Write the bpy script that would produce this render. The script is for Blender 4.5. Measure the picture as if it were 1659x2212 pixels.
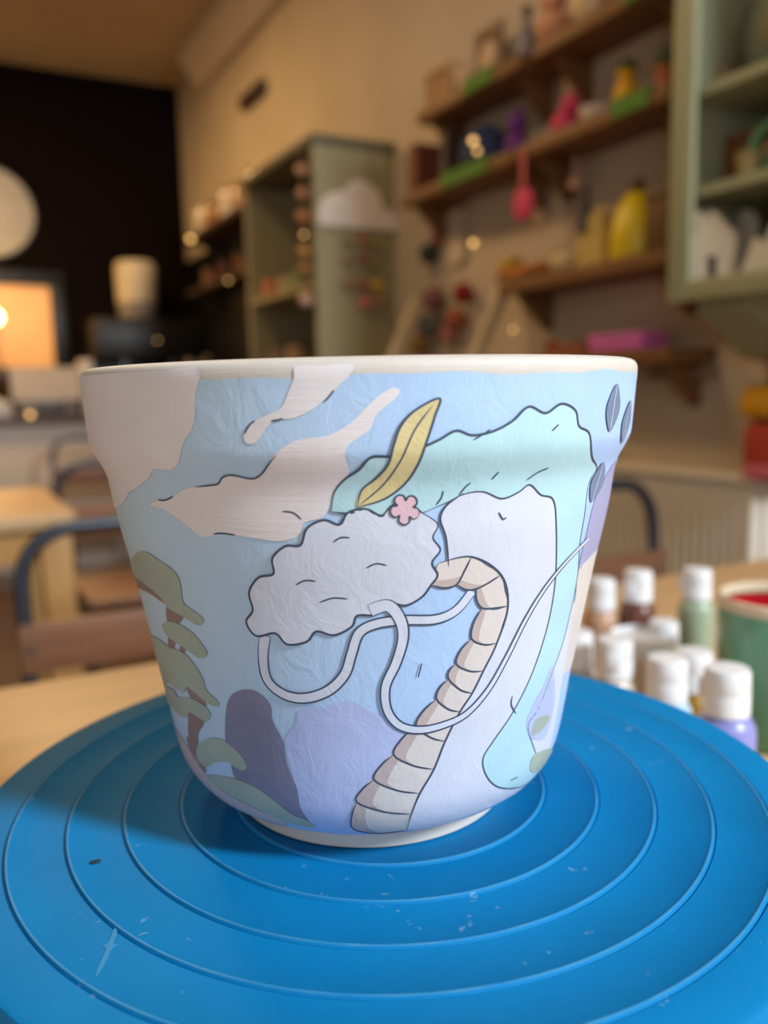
import bpy, bmesh, math, random
import numpy as np
from mathutils import Vector, Matrix
from mathutils.geometry import delaunay_2d_cdt
random.seed(7)
for o in list(bpy.data.objects): bpy.data.objects.remove(o)
SC = bpy.context.scene
COL = SC.collection

# ------------------------------------------------------------------ camera
F, PITCH, ROLL, YAW = 1808.4, .1476, -.0218, math.radians(28)
CAMZ = 1.01
TABLE_Z = .74
WHEEL_Z = CAMZ - .1478          # top of the banding wheel
cy, sy = math.cos(YAW), math.sin(YAW)
Rt = Vector((cy, -sy, 0)); Fw0 = Vector((sy, cy, 0)); Up0 = Vector((0, 0, 1))
Fw = Fw0 * math.cos(PITCH) - Up0 * math.sin(PITCH)
UpP = Fw0 * math.sin(PITCH) + Up0 * math.cos(PITCH)
cr, sr = math.cos(ROLL), math.sin(ROLL)
CR = Rt * cr + UpP * sr
CU = -Rt * sr + UpP * cr
CAM = Vector((0, 0, CAMZ))
cam = bpy.data.cameras.new('camera'); cam_o = bpy.data.objects.new('camera', cam); COL.objects.link(cam_o)
cam.sensor_fit = 'VERTICAL'; cam.sensor_height = 36; cam.lens = F / 2212 * 36
cam.clip_start = .02; cam.clip_end = 60
cam.dof.use_dof = True; cam.dof.focus_distance = .238; cam.dof.aperture_fstop = cam.lens * 1e-3 / .0044
cam_o.matrix_world = Matrix(((CR.x, CU.x, -Fw.x, 0), (CR.y, CU.y, -Fw.y, 0), (CR.z, CU.z, -Fw.z, CAMZ), (0, 0, 0, 1)))
SC.camera = cam_o
SC.view_settings.view_transform = 'Standard'; SC.view_settings.look = 'None'
SC.view_settings.gamma = 1; SC.view_settings.use_curve_mapping = False
SC.view_settings.exposure = 0.0

# ------------------------------------------------------------------ world + lights
wd = bpy.data.worlds.new('world'); SC.world = wd; wd.use_nodes = True
wd.node_tree.nodes['Background'].inputs[0].default_value = (.75, .85, 1, 1)
wd.node_tree.nodes['Background'].inputs[1].default_value = .3
def area(name, loc, target, sx, sz, power, color):
    l = bpy.data.lights.new(name, 'AREA'); l.shape = 'RECTANGLE'; l.size = sx; l.size_y = sz
    l.energy = power; l.color = color
    o = bpy.data.objects.new(name, l); COL.objects.link(o); o.location = loc
    o.rotation_euler = (Vector(target) - Vector(loc)).to_track_quat('-Z', 'Y').to_euler()
    return o
def point(name, loc, power, color, r=.05):
    l = bpy.data.lights.new(name, 'POINT'); l.energy = power; l.color = color; l.shadow_soft_size = r
    o = bpy.data.objects.new(name, l); COL.objects.link(o); o.location = loc; return o
YF, XL, XR, YB, ZC = -1.75, -3.6, 1.58, 5.7, 2.96      # room: front (shop window), left, right, back, ceiling
area('daylight_high_window', (1.26, YF + .02, 2.30), (.135, .27, .93), .34, .62, 122, (.84, .92, 1))
area('daylight_fill', (-1.0, YF + .02, 1.55), (-.5, 1, 1.1), 2.4, 1.5, 29, (.74, .87, 1))  # wide soft fill added as the unseen rest of the shop window
area('ceiling_lamp_back', (.15, 4.15, ZC - .04), (.15, 4.15, 0), .35, .35, 42, (1, .62, .27))
area('warm_fill_middle', (.05, 1.95, ZC - .04), (.05, 1.95, 0), .35, .35, 15, (1, .72, .42))  # unseen warm lamp added to brighten the right wall and shelves

# ------------------------------------------------------------------ pixel helpers (photo frame 1659 x 2212)
def ray(px, py):
    return (Fw * F + CR * (px - 829.5) - CU * (py - 1106)) / F
def atX(px, py, X): d = ray(px, py); return CAM + d * (X / d.x)
def atY(px, py, Y): d = ray(px, py); return CAM + d * (Y / d.y)
def atZ(px, py, Z): d = ray(px, py); return CAM + d * ((Z - CAMZ) / d.z)

# ------------------------------------------------------------------ materials
def lin(c): return tuple(((v / 255) / 12.92 if v <= 10 else ((v / 255 + .055) / 1.055) ** 2.4) for v in c)
MATS = {}
def mat(name, rgb, rough=.6, var=.08, scale=12, bump=0, bscale=40, metal=0, rgb2=None, stretch=None, spec=.5, coat=0, trans=0, sss=0):
    if name in MATS: return MATS[name]
    m = bpy.data.materials.new(name); m.use_nodes = True; nt = m.node_tree; N = nt.nodes; L = nt.links
    b = N['Principled BSDF']; b.inputs['Roughness'].default_value = rough; b.inputs['Metallic'].default_value = metal
    b.inputs['Specular IOR Level'].default_value = spec; b.inputs['Coat Weight'].default_value = coat
    b.inputs['Transmission Weight'].default_value = trans
    if sss: b.inputs['Subsurface Weight'].default_value = sss; b.inputs['Subsurface Radius'].default_value = (.01, .008, .006); b.inputs['Subsurface Scale'].default_value = .3
    tc = N.new('ShaderNodeTexCoord'); mp = N.new('ShaderNodeMapping'); L.new(tc.outputs['Object'], mp.inputs[0])
    if stretch: mp.inputs['Scale'].default_value = stretch
    nz = N.new('ShaderNodeTexNoise'); nz.inputs['Scale'].default_value = scale; nz.inputs['Detail'].default_value = 5
    L.new(mp.outputs[0], nz.inputs['Vector'])
    a = lin(rgb); c2 = lin(rgb2) if rgb2 else None
    rp = N.new('ShaderNodeValToRGB')
    rp.color_ramp.elements[0].position = .3; rp.color_ramp.elements[1].position = .7
    rp.color_ramp.elements[0].color = tuple(x * (1 - var) for x in a) + (1,)
    rp.color_ramp.elements[1].color = (c2 if c2 else tuple(min(1, x * (1 + var)) for x in a)) + (1,)
    L.new(nz.outputs['Fac'], rp.inputs[0]); L.new(rp.outputs[0], b.inputs['Base Color'])
    if bump:
        n2 = N.new('ShaderNodeTexNoise'); n2.inputs['Scale'].default_value = bscale; n2.inputs['Detail'].default_value = 6
        L.new(mp.outputs[0], n2.inputs['Vector'])
        bp = N.new('ShaderNodeBump'); bp.inputs['Strength'].default_value = bump; bp.inputs['Distance'].default_value = .002
        L.new(n2.outputs['Fac'], bp.inputs['Height']); L.new(bp.outputs[0], b.inputs['Normal'])
    MATS[name] = m; return m
def emit(name, rgb, s):
    if name in MATS: return MATS[name]
    m = mat(name, rgb); b = m.node_tree.nodes['Principled BSDF']
    b.inputs['Emission Color'].default_value = lin(rgb) + (1,); b.inputs['Emission Strength'].default_value = s; return m

# ------------------------------------------------------------------ mesh builder
class MB:
    def __init__(s): s.v = []; s.f = []
    def add(s, vs, fs):
        k = len(s.v); s.v += [tuple(p) for p in vs]; s.f += [tuple(i + k for i in q) for q in fs]; return s
    def box(s, x0, x1, y0, y1, z0, z1, bev=0):
        if bev:
            bm = bmesh.new(); bmesh.ops.create_cube(bm, size=1)
            for v in bm.verts: v.co = ((x0 + x1) / 2 + v.co.x * (x1 - x0), (y0 + y1) / 2 + v.co.y * (y1 - y0), (z0 + z1) / 2 + v.co.z * (z1 - z0))
            bmesh.ops.bevel(bm, geom=bm.edges[:], offset=bev, segments=2, profile=.5, affect='EDGES')
            bm.verts.index_update(); s.add([v.co for v in bm.verts], [[v.index for v in f.verts] for f in bm.faces]); bm.free(); return s
        return s.add([(x0, y0, z0), (x1, y0, z0), (x1, y1, z0), (x0, y1, z0), (x0, y0, z1), (x1, y0, z1), (x1, y1, z1), (x0, y1, z1)],
                     [(0, 3, 2, 1), (4, 5, 6, 7), (0, 1, 5, 4), (1, 2, 6, 5), (2, 3, 7, 6), (3, 0, 4, 7)])
    def lathe(s, prof, n=32, c=(0, 0, 0), axis='z', sx=1, sy=1):
        vs = []; fs = []; rows = []
        for r, z in prof:
            if r < 1e-6: rows.append([len(vs)]); vs.append((0, 0, z))
            else:
                rows.append(list(range(len(vs), len(vs) + n)))
                vs += [(r * sx * math.cos(2 * math.pi * i / n), r * sy * math.sin(2 * math.pi * i / n), z) for i in range(n)]
        for a, b in zip(rows, rows[1:]):
            for i in range(n):
                j = (i + 1) % n
                if len(a) == 1 and len(b) == 1: continue
                if len(a) == 1: fs.append((a[0], b[j], b[i]))
                elif len(b) == 1: fs.append((a[i], a[j], b[0]))
                else: fs.append((a[i], a[j], b[j], b[i]))
        if axis == 'x': vs = [(z, x, y) for x, y, z in vs]
        if axis == 'y': vs = [(y, z, x) for x, y, z in vs]
        return s.add([(x + c[0], y + c[1], z + c[2]) for x, y, z in vs], fs)
    def ball(s, c, r, n=14, sx=1, sy=1, sz=1):
        return s.lathe([(r * math.sin(math.pi * i / (n // 2 + 2)) if 0 < i < n // 2 + 2 else 0, -r * sz * math.cos(math.pi * i / (n // 2 + 2))) for i in range(n // 2 + 3)], n, c, sx=sx, sy=sy)
    def tube(s, pts, r, n=10, closed=False):
        pts = [Vector(p) for p in pts]; m = len(pts); rs = r if isinstance(r, (list, tuple)) else [r] * m
        vs = []; fs = []; prev = None
        for i, p in enumerate(pts):
            t = (pts[(i + 1) % m] - pts[i - 1]) if (closed or 0 < i < m - 1) else (pts[1] - pts[0] if i == 0 else pts[-1] - pts[-2])
            t.normalize()
            if prev is None: prev = t.orthogonal().normalized()
            u = (prev - t * prev.dot(t)).normalized(); prev = u; w = t.cross(u)
            vs += [p + (u * math.cos(2 * math.pi * k / n) + w * math.sin(2 * math.pi * k / n)) * rs[i] for k in range(n)]
        for i in range(m if closed else m - 1):
            a = i * n; b = ((i + 1) % m) * n
            for k in range(n): fs.append((a + k, a + (k + 1) % n, b + (k + 1) % n, b + k))
        if not closed: fs += [tuple(range(n))[::-1], tuple(range((m - 1) * n, m * n))]
        return s.add(vs, fs)
    def prism(s, outline, axis, a, b):
        n = len(outline)
        def P(u, v, w): return {'x': (w, u, v), 'y': (u, w, v), 'z': (u, v, w)}[axis]
        vs = [P(u, v, a) for u, v in outline] + [P(u, v, b) for u, v in outline]
        return s.add(vs, [tuple(range(n))[::-1], tuple(range(n, 2 * n))] + [(i, (i + 1) % n, n + (i + 1) % n, n + i) for i in range(n)])
    def build(s, name, m, parent=None, smooth=True, loc=None):
        me = bpy.data.meshes.new(name); me.from_pydata(s.v, [], s.f); me.validate()
        bm = bmesh.new(); bm.from_mesh(me); bmesh.ops.recalc_face_normals(bm, faces=bm.faces[:]); bm.to_mesh(me); bm.free()
        if smooth:
            me.shade_smooth()
            try: me.set_sharp_from_angle(angle=math.radians(38))
            except Exception: pass
        me.materials.append(m)
        o = bpy.data.objects.new(name, me); COL.objects.link(o)
        if parent: o.parent = parent
        if loc is not None: o.location = loc
        return o
def tag(o, label=None, cat=None, group=None, kind=None):
    if label: o['label'] = label
    if cat: o['category'] = cat
    if group: o['group'] = group
    if kind: o['kind'] = kind
    return o
def thing(name, label, cat, loc=(0, 0, 0), rz=0, group=None):
    o = bpy.data.objects.new(name, None); COL.objects.link(o); o.location = loc; o.rotation_euler = (0, 0, rz); o.empty_display_size = .05
    return tag(o, label, cat, group)
def copy_tree(o, parent=None):
    c = o.copy(); COL.objects.link(c); c.parent = parent
    for ch in list(o.children): copy_tree(ch, c)
    return c
def smoothc(pts, sub=5, closed=True):
    n = len(pts); out = []
    for i in range(n if closed else n - 1):
        g = lambda k: np.array(pts[k % n] if closed else pts[min(max(k, 0), n - 1)], float)
        p0, p1, p2, p3 = g(i - 1), g(i), g(i + 1), g(i + 2)
        for k in range(sub):
            t = k / sub
            out.append(tuple(.5 * (2 * p1 + (p2 - p0) * t + (2 * p0 - 5 * p1 + 4 * p2 - p3) * t * t + (3 * p1 - p0 - 3 * p2 + p3) * t ** 3)))
    if not closed: out.append(tuple(pts[-1]))
    return out

# ------------------------------------------------------------------ the room
plaster = mat('plaster_wall', (196, 178, 152), .85, .06, 3, .25, 60)
darkw = mat('dark_wall_paint', (17, 9, 8), .95, .1, 3, spec=.1)
ceilm = mat('ceiling_paint', (186, 160, 124), .9, .05, 2)
floorm = mat('floor_boards', (86, 62, 44), .5, .2, 4, .1, 30, stretch=(1, 8, 1))
def struct(name, m, *boxes):
    b = MB()
    for q in boxes: b.box(*q)
    return tag(b.build(name, m, smooth=False), kind='structure')
struct('floor', floorm, (XL, XR, YF, YB, -.05, 0))
struct('ceiling', ceilm, (XL, XR, YF, YB, ZC, ZC + .05))
struct('wall_right', plaster, (XR, XR + .1, YF - .1, YB + .1, 0, ZC))
struct('wall_back', darkw, (XL, XR, YB, YB + .1, 0, ZC))
struct('wall_left', plaster, (XL - .1, XL, YF - .1, YB + .1, 0, ZC))
W1 = (1.05, 1.47, 1.95, 2.65); W2 = (-2.25, .25, .78, 2.32)
wf = MB()
for q in [(XL, W2[0], 0, ZC), (W2[0], W2[1], 0, W2[2]), (W2[0], W2[1], W2[3], ZC), (W2[1], W1[0], 0, ZC),
          (W1[0], W1[1], 0, W1[2]), (W1[0], W1[1], W1[3], ZC), (W1[1], XR, 0, ZC)]:
    wf.box(q[0], q[1], YF - .1, YF, q[2], q[3])
tag(wf.build('wall_front', plaster, smooth=False), kind='structure')
wfm = mat('window_frame_paint', (225, 225, 220), .4)
glassm = mat('window_glass', (225, 238, 250), .05, .01, spec=.5)
for i, w in enumerate((W1, W2)):
    r = tag(bpy.data.objects.new('window_%d' % (i + 1), None), kind='structure'); COL.objects.link(r)
    t = .04
    for q in [(w[0], w[1], w[2], w[2] + t), (w[0], w[1], w[3] - t, w[3]), (w[0], w[0] + t, w[2] + t, w[3] - t), (w[1] - t, w[1], w[2] + t, w[3] - t)]:
        MB().box(q[0], q[1], YF - .09, YF - .03, q[2], q[3]).build('window_frame', wfm, r, False)
    MB().box(w[0] + t, w[1] - t, YF - .07, YF - .06, w[2] + t, w[3] - t).build('window_pane', glassm, r, False)
cor = MB().prism([(XR, ZC), (XR - .16, ZC), (XR - .16, ZC - .05), (XR - .05, ZC - .20), (XR, ZC - .20)], 'y', 2.6, 5.1)
tag(cor.build('trim_1', plaster, smooth=False), kind='structure')

# ------------------------------------------------------------------ table, banding wheel
oak = mat('pale_oak', (214, 178, 132), .45, .10, 5, .08, 40, stretch=(1, 9, 9))
oak2 = mat('honey_oak', (196, 148, 84), .5, .12, 5, .08, 40, stretch=(9, 9, 1))
def table(label, x0, x1, y0, y1, z, legm, topm, th=.032):
    t = thing('table', label, 'table', ((x0 + x1) / 2, (y0 + y1) / 2, 0))
    hx, hy = (x1 - x0) / 2, (y1 - y0) / 2
    MB().box(-hx, hx, -hy, hy, z - th, z, .004).build('tabletop', topm, t)
    for a in (-1, 1):
        MB().box(-hx + .08, hx - .08, a * (hy - .05) - .012, a * (hy - .05) + .012, z - th - .08, z - th).build('apron', legm, t, False)
        for b in (-1, 1):
            MB().box(a * (hx - .045) - .035, a * (hx - .045) + .035, b * (hy - .045) - .035, b * (hy - .045) + .035, 0, z - th, .004).build('leg', legm, t)
    return t
YE = .833
table('pale wooden worktable under the blue wheel and the paint bottles', -.85, 1.34, -.12, YE, TABLE_Z, oak2, oak)
table('pale wooden table with honey coloured legs beyond the nearest chair', -1.5, .27, 2.02, 2.66, .74, oak2, oak)

bluem = mat('blue_plastic', (0, 120, 180), .62, .05, 30, .05, 300, spec=.16)
def blue_nodes():
    nt = bluem.node_tree; N = nt.nodes; L = nt.links; b = N['Principled BSDF']
    tc = N.new('ShaderNodeTexCoord')
    n = N.new('ShaderNodeTexNoise'); n.inputs['Scale'].default_value = 210; n.inputs['Detail'].default_value = 3
    L.new(tc.outputs['Object'], n.inputs['Vector'])
    n2 = N.new('ShaderNodeTexNoise'); n2.inputs['Scale'].default_value = 16; n2.inputs['Detail'].default_value = 4
    L.new(tc.outputs['Object'], n2.inputs['Vector'])
    m = N.new('ShaderNodeMath'); m.operation = 'MULTIPLY_ADD'; m.inputs[1].default_value = .35
    L.new(n2.outputs['Fac'], m.inputs[0]); L.new(n.outputs['Fac'], m.inputs[2])
    r = N.new('ShaderNodeValToRGB'); r.color_ramp.elements[0].position = .88; r.color_ramp.elements[1].position = 1.0
    r.color_ramp.elements[0].color = (0, 0, 0, 1); r.color_ramp.elements[1].color = (.55, .55, .55, 1)
    L.new(m.outputs[0], r.inputs[0])
    mx = N.new('ShaderNodeMix'); mx.data_type = 'RGBA'; mx.inputs[7].default_value = (.35, .52, .62, 1)
    src = b.inputs['Base Color'].links[0].from_socket
    L.new(r.outputs[0], mx.inputs[0]); L.new(src, mx.inputs[6]); L.new(mx.outputs[2], b.inputs['Base Color'])
blue_nodes()
def cf(x, y): return Rt * x + Fw0 * y            # camera-floor frame to room
wc = cf(-.0004, .3001)
wheel = thing('banding_wheel', 'blue round plastic banding wheel with concentric rings under the painted pot', 'turntable', (wc.x, wc.y, TABLE_Z))
WH = WHEEL_Z - TABLE_Z
prof = [(0, WH)]
for rr in (.0199, .0388, .0577, .0766, .0962, .1148, .1333):
    prof += [(rr - .0014, WH), (rr - .0007, WH + .0005), (rr + .0003, WH + .0006), (rr + .0006, WH + .0001), (rr + .0008, WH - .0004), (rr + .0011, WH - .0004), (rr + .0013, WH)]
prof += [(.1478, WH), (.1495, WH - .0008), (.1505, WH - .003), (.1512, WH - .010), (.1500, WH - .013), (.145, WH - .014), (.03, WH - .020), (0, WH - .020)]
MB().lathe(prof, 240).build('wheel_head', bluem, wheel)
ridgem = mat('ridge_highlight', (62, 150, 198), .6, .2, 90, rgb2=(10, 124, 184))  # paler blue paints the highlight along the ridge tops
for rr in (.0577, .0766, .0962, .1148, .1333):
    MB().lathe([(rr - .0006, WH + .0004), (rr - .0004, WH + .00072), (rr, WH + .00082), (rr + .0003, WH + .0007), (rr + .0004, WH + .0004)], 240).build('ring_highlight', ridgem, wheel)
steel = mat('dull_steel', (120, 122, 126), .35, .1, metal=.9)
MB().lathe([(0, .018), (.019, .018), (.019, .075), (.026, WH - .021), (0, WH - .021)], 40).build('spindle', steel, wheel)
MB().lathe([(0, 0), (.085, 0), (.088, .004), (.086, .012), (.05, .019), (.022, .024), (0, .024)], 64).build('base', bluem, wheel)
speckm = mat('dried_clay_speck', (30, 40, 50), .8)
smudgem = mat('dried_slip_smudge', (52, 136, 186), .8)
def on_wheel(px, py): p = atZ(px, py, WHEEL_Z) - Vector((wc.x, wc.y, TABLE_Z)); return p
q = on_wheel(206, 1863); MB().ball((q.x, q.y, WH + .0003), .0012, 10, 1.5, .9, .35).build('paint_speck', speckm, wheel)
# thin smears of dried slip lie on the head
for px, py, pts in [(235, 2050, [(-1.5, 8), (.3, 6), (.6, 2), (2.6, 1.6), (1, .4), (.9, -6), (0, -10), (-.6, -5), (-.8, 0), (-2.6, 1.2), (-1, 2.4)])]:
    q = on_wheel(px, py); o = smoothc([(a * .0009, b * .0011) for a, b in pts], 3)
    MB().prism([(q.x + Rt.x * a + Fw0.x * b, q.y + Rt.y * a + Fw0.y * b) for a, b in o], 'z', WH - .0002, WH + .00012).build('slip_smear', smudgem, wheel)

# ------------------------------------------------------------------ the painted pot
pc = cf(-.0072, .3022)
POT = Vector((pc.x, pc.y, WHEEL_Z + .0006))
pot = thing('plant_pot', 'hand painted pastel plant pot with a thick rim standing on the blue wheel', 'plant pot', POT)
PZ = [(0, .0500), (.0055, .0503), (.0070, .0512), (.0085, .0560), (.0115, .0618), (.016, .0659), (.0215, .0689), (.0278, .0706), (.0364, .0722), (.0463, .0738), (.0534, .0751), (.0684, .0779),
      (.0787, .0799), (.089, .0819), (.0985, .0840), (.1085, .0860), (.1170, .0872), (.1210, .0880), (.1240, .0892), (.1265, .0906), (.1296, .0921), (.132, .0928), (.1405, .0935), (.1472, .0940), (.1512, .0944), (.1533, .0940), (.1545, .0927), (.1550, .0908)]
_d = smoothc(PZ, 6, False); ZS = np.array([p[0] for p in _d]); RS = np.array([p[1] for p in _d])
ordr = np.argsort(ZS); ZS, RS = ZS[ordr], RS[ordr]
def rz(z): return np.interp(z, ZS, RS)
def surf(th, z, off):
    r = rz(z); dr = (rz(z + .0006) - rz(z - .0006)) / .0012
    n = 1 / np.sqrt(1 + dr * dr); r2 = r + off * n; z2 = z - off * dr * n
    # th = 0 faces the camera, positive to its right
    a = -Fw0 * math.cos(th) + Rt * math.sin(th)
    return (a.x * r2, a.y * r2, z2)
_T = np.linspace(.13, .46, 700)
def cast(px, py):
    d = ray(px, py); d.normalize(); D = np.array(d); O = np.array(CAM - POT)
    P = O + _T[:, None] * D
    rad = np.hypot(P[:, 0], P[:, 1]); g = rad - rz(P[:, 2]); g[(P[:, 2] > .1555) | (P[:, 2] < 0)] += .03
    k = np.argmax(g < 0); ex = 0
    if g[k] < 0 and k > 0:
        t = _T[k - 1] + (_T[k] - _T[k - 1]) * g[k - 1] / (g[k - 1] - g[k]); p = O + t * D
    else:
        k = int(np.argmin(g)); p = P[k]; ex = min(.7, .06 + float(g[k]) * 25)
    th = math.atan2(p[0] * Rt.x + p[1] * Rt.y, -(p[0] * Fw0.x + p[1] * Fw0.y))
    return th + math.copysign(ex, th), float(min(max(p[2], .0075), .1545))
RM = .085
def inside(pt, poly):
    x, y = pt; c = False; j = len(poly) - 1
    for i in range(len(poly)):
        xi, yi = poly[i]; xj, yj = poly[j]
        if (yi > y) != (yj > y) and x < (xj - xi) * (y - yi) / (yj - yi) + xi: c = not c
        j = i
    return c
def patch(name, pts, m, layer, parent=None, sub=5, smooth=True, step=.0024, label=None):
    pts = smoothc(pts, sub) if smooth else pts
    uv = [cast(*p) for p in pts]; uv = [(a * RM, z) for a, z in uv]
    out = [uv[0]]
    for p in uv[1:]:
        if math.hypot(p[0] - out[-1][0], p[1] - out[-1][1]) > .00025: out.append(p)
    n = len(out); us = [p[0] for p in out]; zs = [p[1] for p in out]
    V = [Vector(p) for p in out]; E = [(i, (i + 1) % n) for i in range(n)]
    k = 0; z = min(zs) + step / 2
    while z < max(zs):
        u = min(us) + (step / 2 if k % 2 else step)
        while u < max(us):
            if inside((u, z), out): V.append(Vector((u, z)))
            u += step
        z += step * .87; k += 1
    rv, re, rf, _, _, _ = delaunay_2d_cdt(V, E, [], 1, 1e-6)
    b = MB(); off = .00022 + .00007 * layer
    b.add([surf(p.x / RM, p.y, off) for p in rv], [tuple(f) for f in rf])
    o = b.build(name, m, parent or pot)
    bm = bmesh.new(); bm.from_mesh(o.data)
    for f in bm.faces:
        c = f.calc_center_median()
        if f.normal.dot(Vector((c.x, c.y, 0))) < 0: f.normal_flip()
    bm.to_mesh(o.data); bm.free(); o.data.shade_smooth()
    if label: o['label'] = label
    return o
PXM = .000134
def strip_mesh(b, line, w, off, taper=True):
    n = len(line); L = [np.array(p) for p in line]
    acc = [0]
    for i in range(1, n): acc.append(acc[-1] + float(np.linalg.norm(L[i] - L[i - 1])))
    tot = acc[-1] or 1e-6; vs = []
    for i in range(n):
        t = L[min(i + 1, n - 1)] - L[max(i - 1, 0)]; nn = np.linalg.norm(t) or 1; t = t / nn
        s = acc[i] / tot
        ww = w(s) if callable(w) else w
        if taper: ww *= min(1, .25 + 6 * s, .25 + 6 * (1 - s))
        ww *= PXM / 2; nv = np.array((-t[1], t[0])) * ww
        for q in (L[i] + nv, L[i] - nv): vs.append(surf(q[0] / RM, min(max(q[1], .007), .1546), off))
    b.add(vs, [(2 * i, 2 * i + 1, 2 * i + 3, 2 * i + 2) for i in range(n - 1)])
def stroke(name, pts, w, m, layer, parent=None, closed=False, taper=True, sub=6, edge=None, label=None):
    if closed: pts = list(pts) + [pts[0]]
    line = [cast(*p) for p in smoothc(pts, sub, False)]; line = [(a * RM, z) for a, z in line]
    b = MB(); strip_mesh(b, line, w, .00022 + .00007 * layer, taper)
    o = b.build(name, m, parent or pot); o.data.shade_smooth()
    if label: o['label'] = label
    if edge:      # thin outline on both sides, a sub-part of the stroke
        L = [np.array(p) for p in line]; n = len(L); eb = MB()
        for sgn in (-1, 1):
            e = []
            for i in range(n):
                t = L[min(i + 1, n - 1)] - L[max(i - 1, 0)]; t = t / (np.linalg.norm(t) or 1); s = i / (n - 1)
                ww = (w(s) if callable(w) else w) * PXM / 2
                e.append(tuple(L[i] + sgn * np.array((-t[1], t[0])) * ww))
            strip_mesh(eb, e, edge, .00022 + .00007 * (layer + .6))
        q = eb.build('outline', ink, o); q.data.shade_smooth()
    return o
# paint materials share one brushed relief
def paint(name, rgb, rough=.55, var=.05, bump=.34, lines=False, sky=False):
    m = mat(name, rgb, rough, var, 60); nt = m.node_tree; N = nt.nodes; L = nt.links; b = N['Principled BSDF']
    tc = N.new('ShaderNodeTexCoord')
    mp = N.new('ShaderNodeMapping'); L.new(tc.outputs['Object'], mp.inputs[0])
    mp.inputs['Scale'].default_value = (1, 1, 14) if lines else (1, 1, .7)
    n1 = N.new('ShaderNodeTexNoise'); n1.inputs['Scale'].default_value = 70 if lines else 110; n1.inputs['Detail'].default_value = 7; n1.inputs['Roughness'].default_value = .62
    if not lines: n1.inputs['Distortion'].default_value = .8
    L.new(mp.outputs[0], n1.inputs['Vector'])
    bp = N.new('ShaderNodeBump'); bp.inputs['Strength'].default_value = bump; bp.inputs['Distance'].default_value = .0008 if lines else .0013
    L.new(n1.outputs['Fac'], bp.inputs['Height']); L.new(bp.outputs[0], b.inputs['Normal'])
    if sky:     # pastel blue wash: turquoise on one side, periwinkle on the other, lavender low down
        src = b.inputs['Base Color'].links[0].from_socket
        d = N.new('ShaderNodeVectorMath'); d.operation = 'DOT_PRODUCT'; d.inputs[1].default_value = tuple(Rt)
        L.new(tc.outputs['Object'], d.inputs[0])
        nz = N.new('ShaderNodeTexNoise'); nz.inputs['Scale'].default_value = 22; nz.inputs['Detail'].default_value = 3; L.new(tc.outputs['Object'], nz.inputs['Vector'])
        ad = N.new('ShaderNodeMath'); ad.operation = 'MULTIPLY_ADD'; ad.inputs[1].default_value = .05; L.new(nz.outputs['Fac'], ad.inputs[0]); L.new(d.outputs['Value'], ad.inputs[2])
        mr = N.new('ShaderNodeMapRange'); mr.inputs[1].default_value = -.055; mr.inputs[2].default_value = .06; L.new(ad.outputs[0], mr.inputs[0])
        mx = N.new('ShaderNodeMix'); mx.data_type = 'RGBA'; mx.inputs[6].default_value = lin((188, 214, 228)) + (1,); mx.inputs[7].default_value = lin((172, 202, 244)) + (1,)
        L.new(mr.outputs[0], mx.inputs[0])
        sp = N.new('ShaderNodeSeparateXYZ'); L.new(tc.outputs['Object'], sp.inputs[0])
        mr2 = N.new('ShaderNodeMapRange'); mr2.inputs[1].default_value = .055; mr2.inputs[2].default_value = .015; L.new(sp.outputs[2], mr2.inputs[0])
        mul = N.new('ShaderNodeMath'); mul.operation = 'MULTIPLY'; mul.inputs[1].default_value = .6; L.new(mr2.outputs[0], mul.inputs[0])
        m2 = N.new('ShaderNodeMix'); m2.data_type = 'RGBA'; m2.inputs[7].default_value = lin((180, 194, 236)) + (1,)
        L.new(mul.outputs[0], m2.inputs[0]); L.new(mx.outputs[2], m2.inputs[6])
        m3 = N.new('ShaderNodeMix'); m3.data_type = 'RGBA'; m3.blend_type = 'OVERLAY'; m3.inputs[0].default_value = .12
        L.new(m2.outputs[2], m3.inputs[6]); L.new(nz.outputs['Fac'], m3.inputs[7]); L.new(m3.outputs[2], b.inputs['Base Color'])
    return m
bare = paint('bare_ceramic', (204, 198, 190), .6, .03, .25, True)
ink = mat('ink_line', (62, 74, 96), .6)
skyp = paint('sky_paint', (168, 198, 230), sky=True)
cloudp = paint('cloud_paint', (226, 221, 224), .6, .03, .2, True)
whitep = paint('white_paint', (208, 214, 230), .55, .03, .3)
mintp = paint('mint_paint', (178, 216, 226), .55, .05, .3)
creamp = paint('cream_paint', (214, 206, 202), .55, .03, .3)
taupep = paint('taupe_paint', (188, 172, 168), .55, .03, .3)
goldp = paint('gold_paint', (212, 198, 146), .55, .06, .4)
pinkp = paint('pink_paint', (220, 184, 198), .55, .05, .3)
sagep = paint('sage_paint', (164, 176, 162), .6, .08, .2)
barkp = paint('bark_paint', (146, 122, 118), .6, .08, .25)
rockp = paint('slate_purple_paint', (130, 128, 154), .6, .10, .3)
lavp = paint('lavender_paint', (180, 192, 232), .55, .05, .3)
mauvep = paint('mauve_paint', (162, 162, 200), .55, .05, .3)
blushp = paint('blush_paint', (206, 182, 182), .55, .05, .3)
greyp = paint('grey_blue_paint', (112, 128, 158), .6, .1, .2)

body = [(0, 0), (.040, 0), (.0405, .003), (.0462, .003), (.0470, 0)]
body += [(float(rz(z)), float(z)) for z in np.concatenate([np.linspace(0, .012, 14), np.linspace(.013, .150, 110), np.linspace(.1505, .155, 14)])]
body += [(.0885, .1552), (.0868, .1545), (.0858, .152), (.0850, .125), (.078, .10), (.060, .014), (.050, .010), (.008, .009), (.008, .0002)]
MB().lathe(body, 256).build('pot_body', bare, pot)
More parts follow.
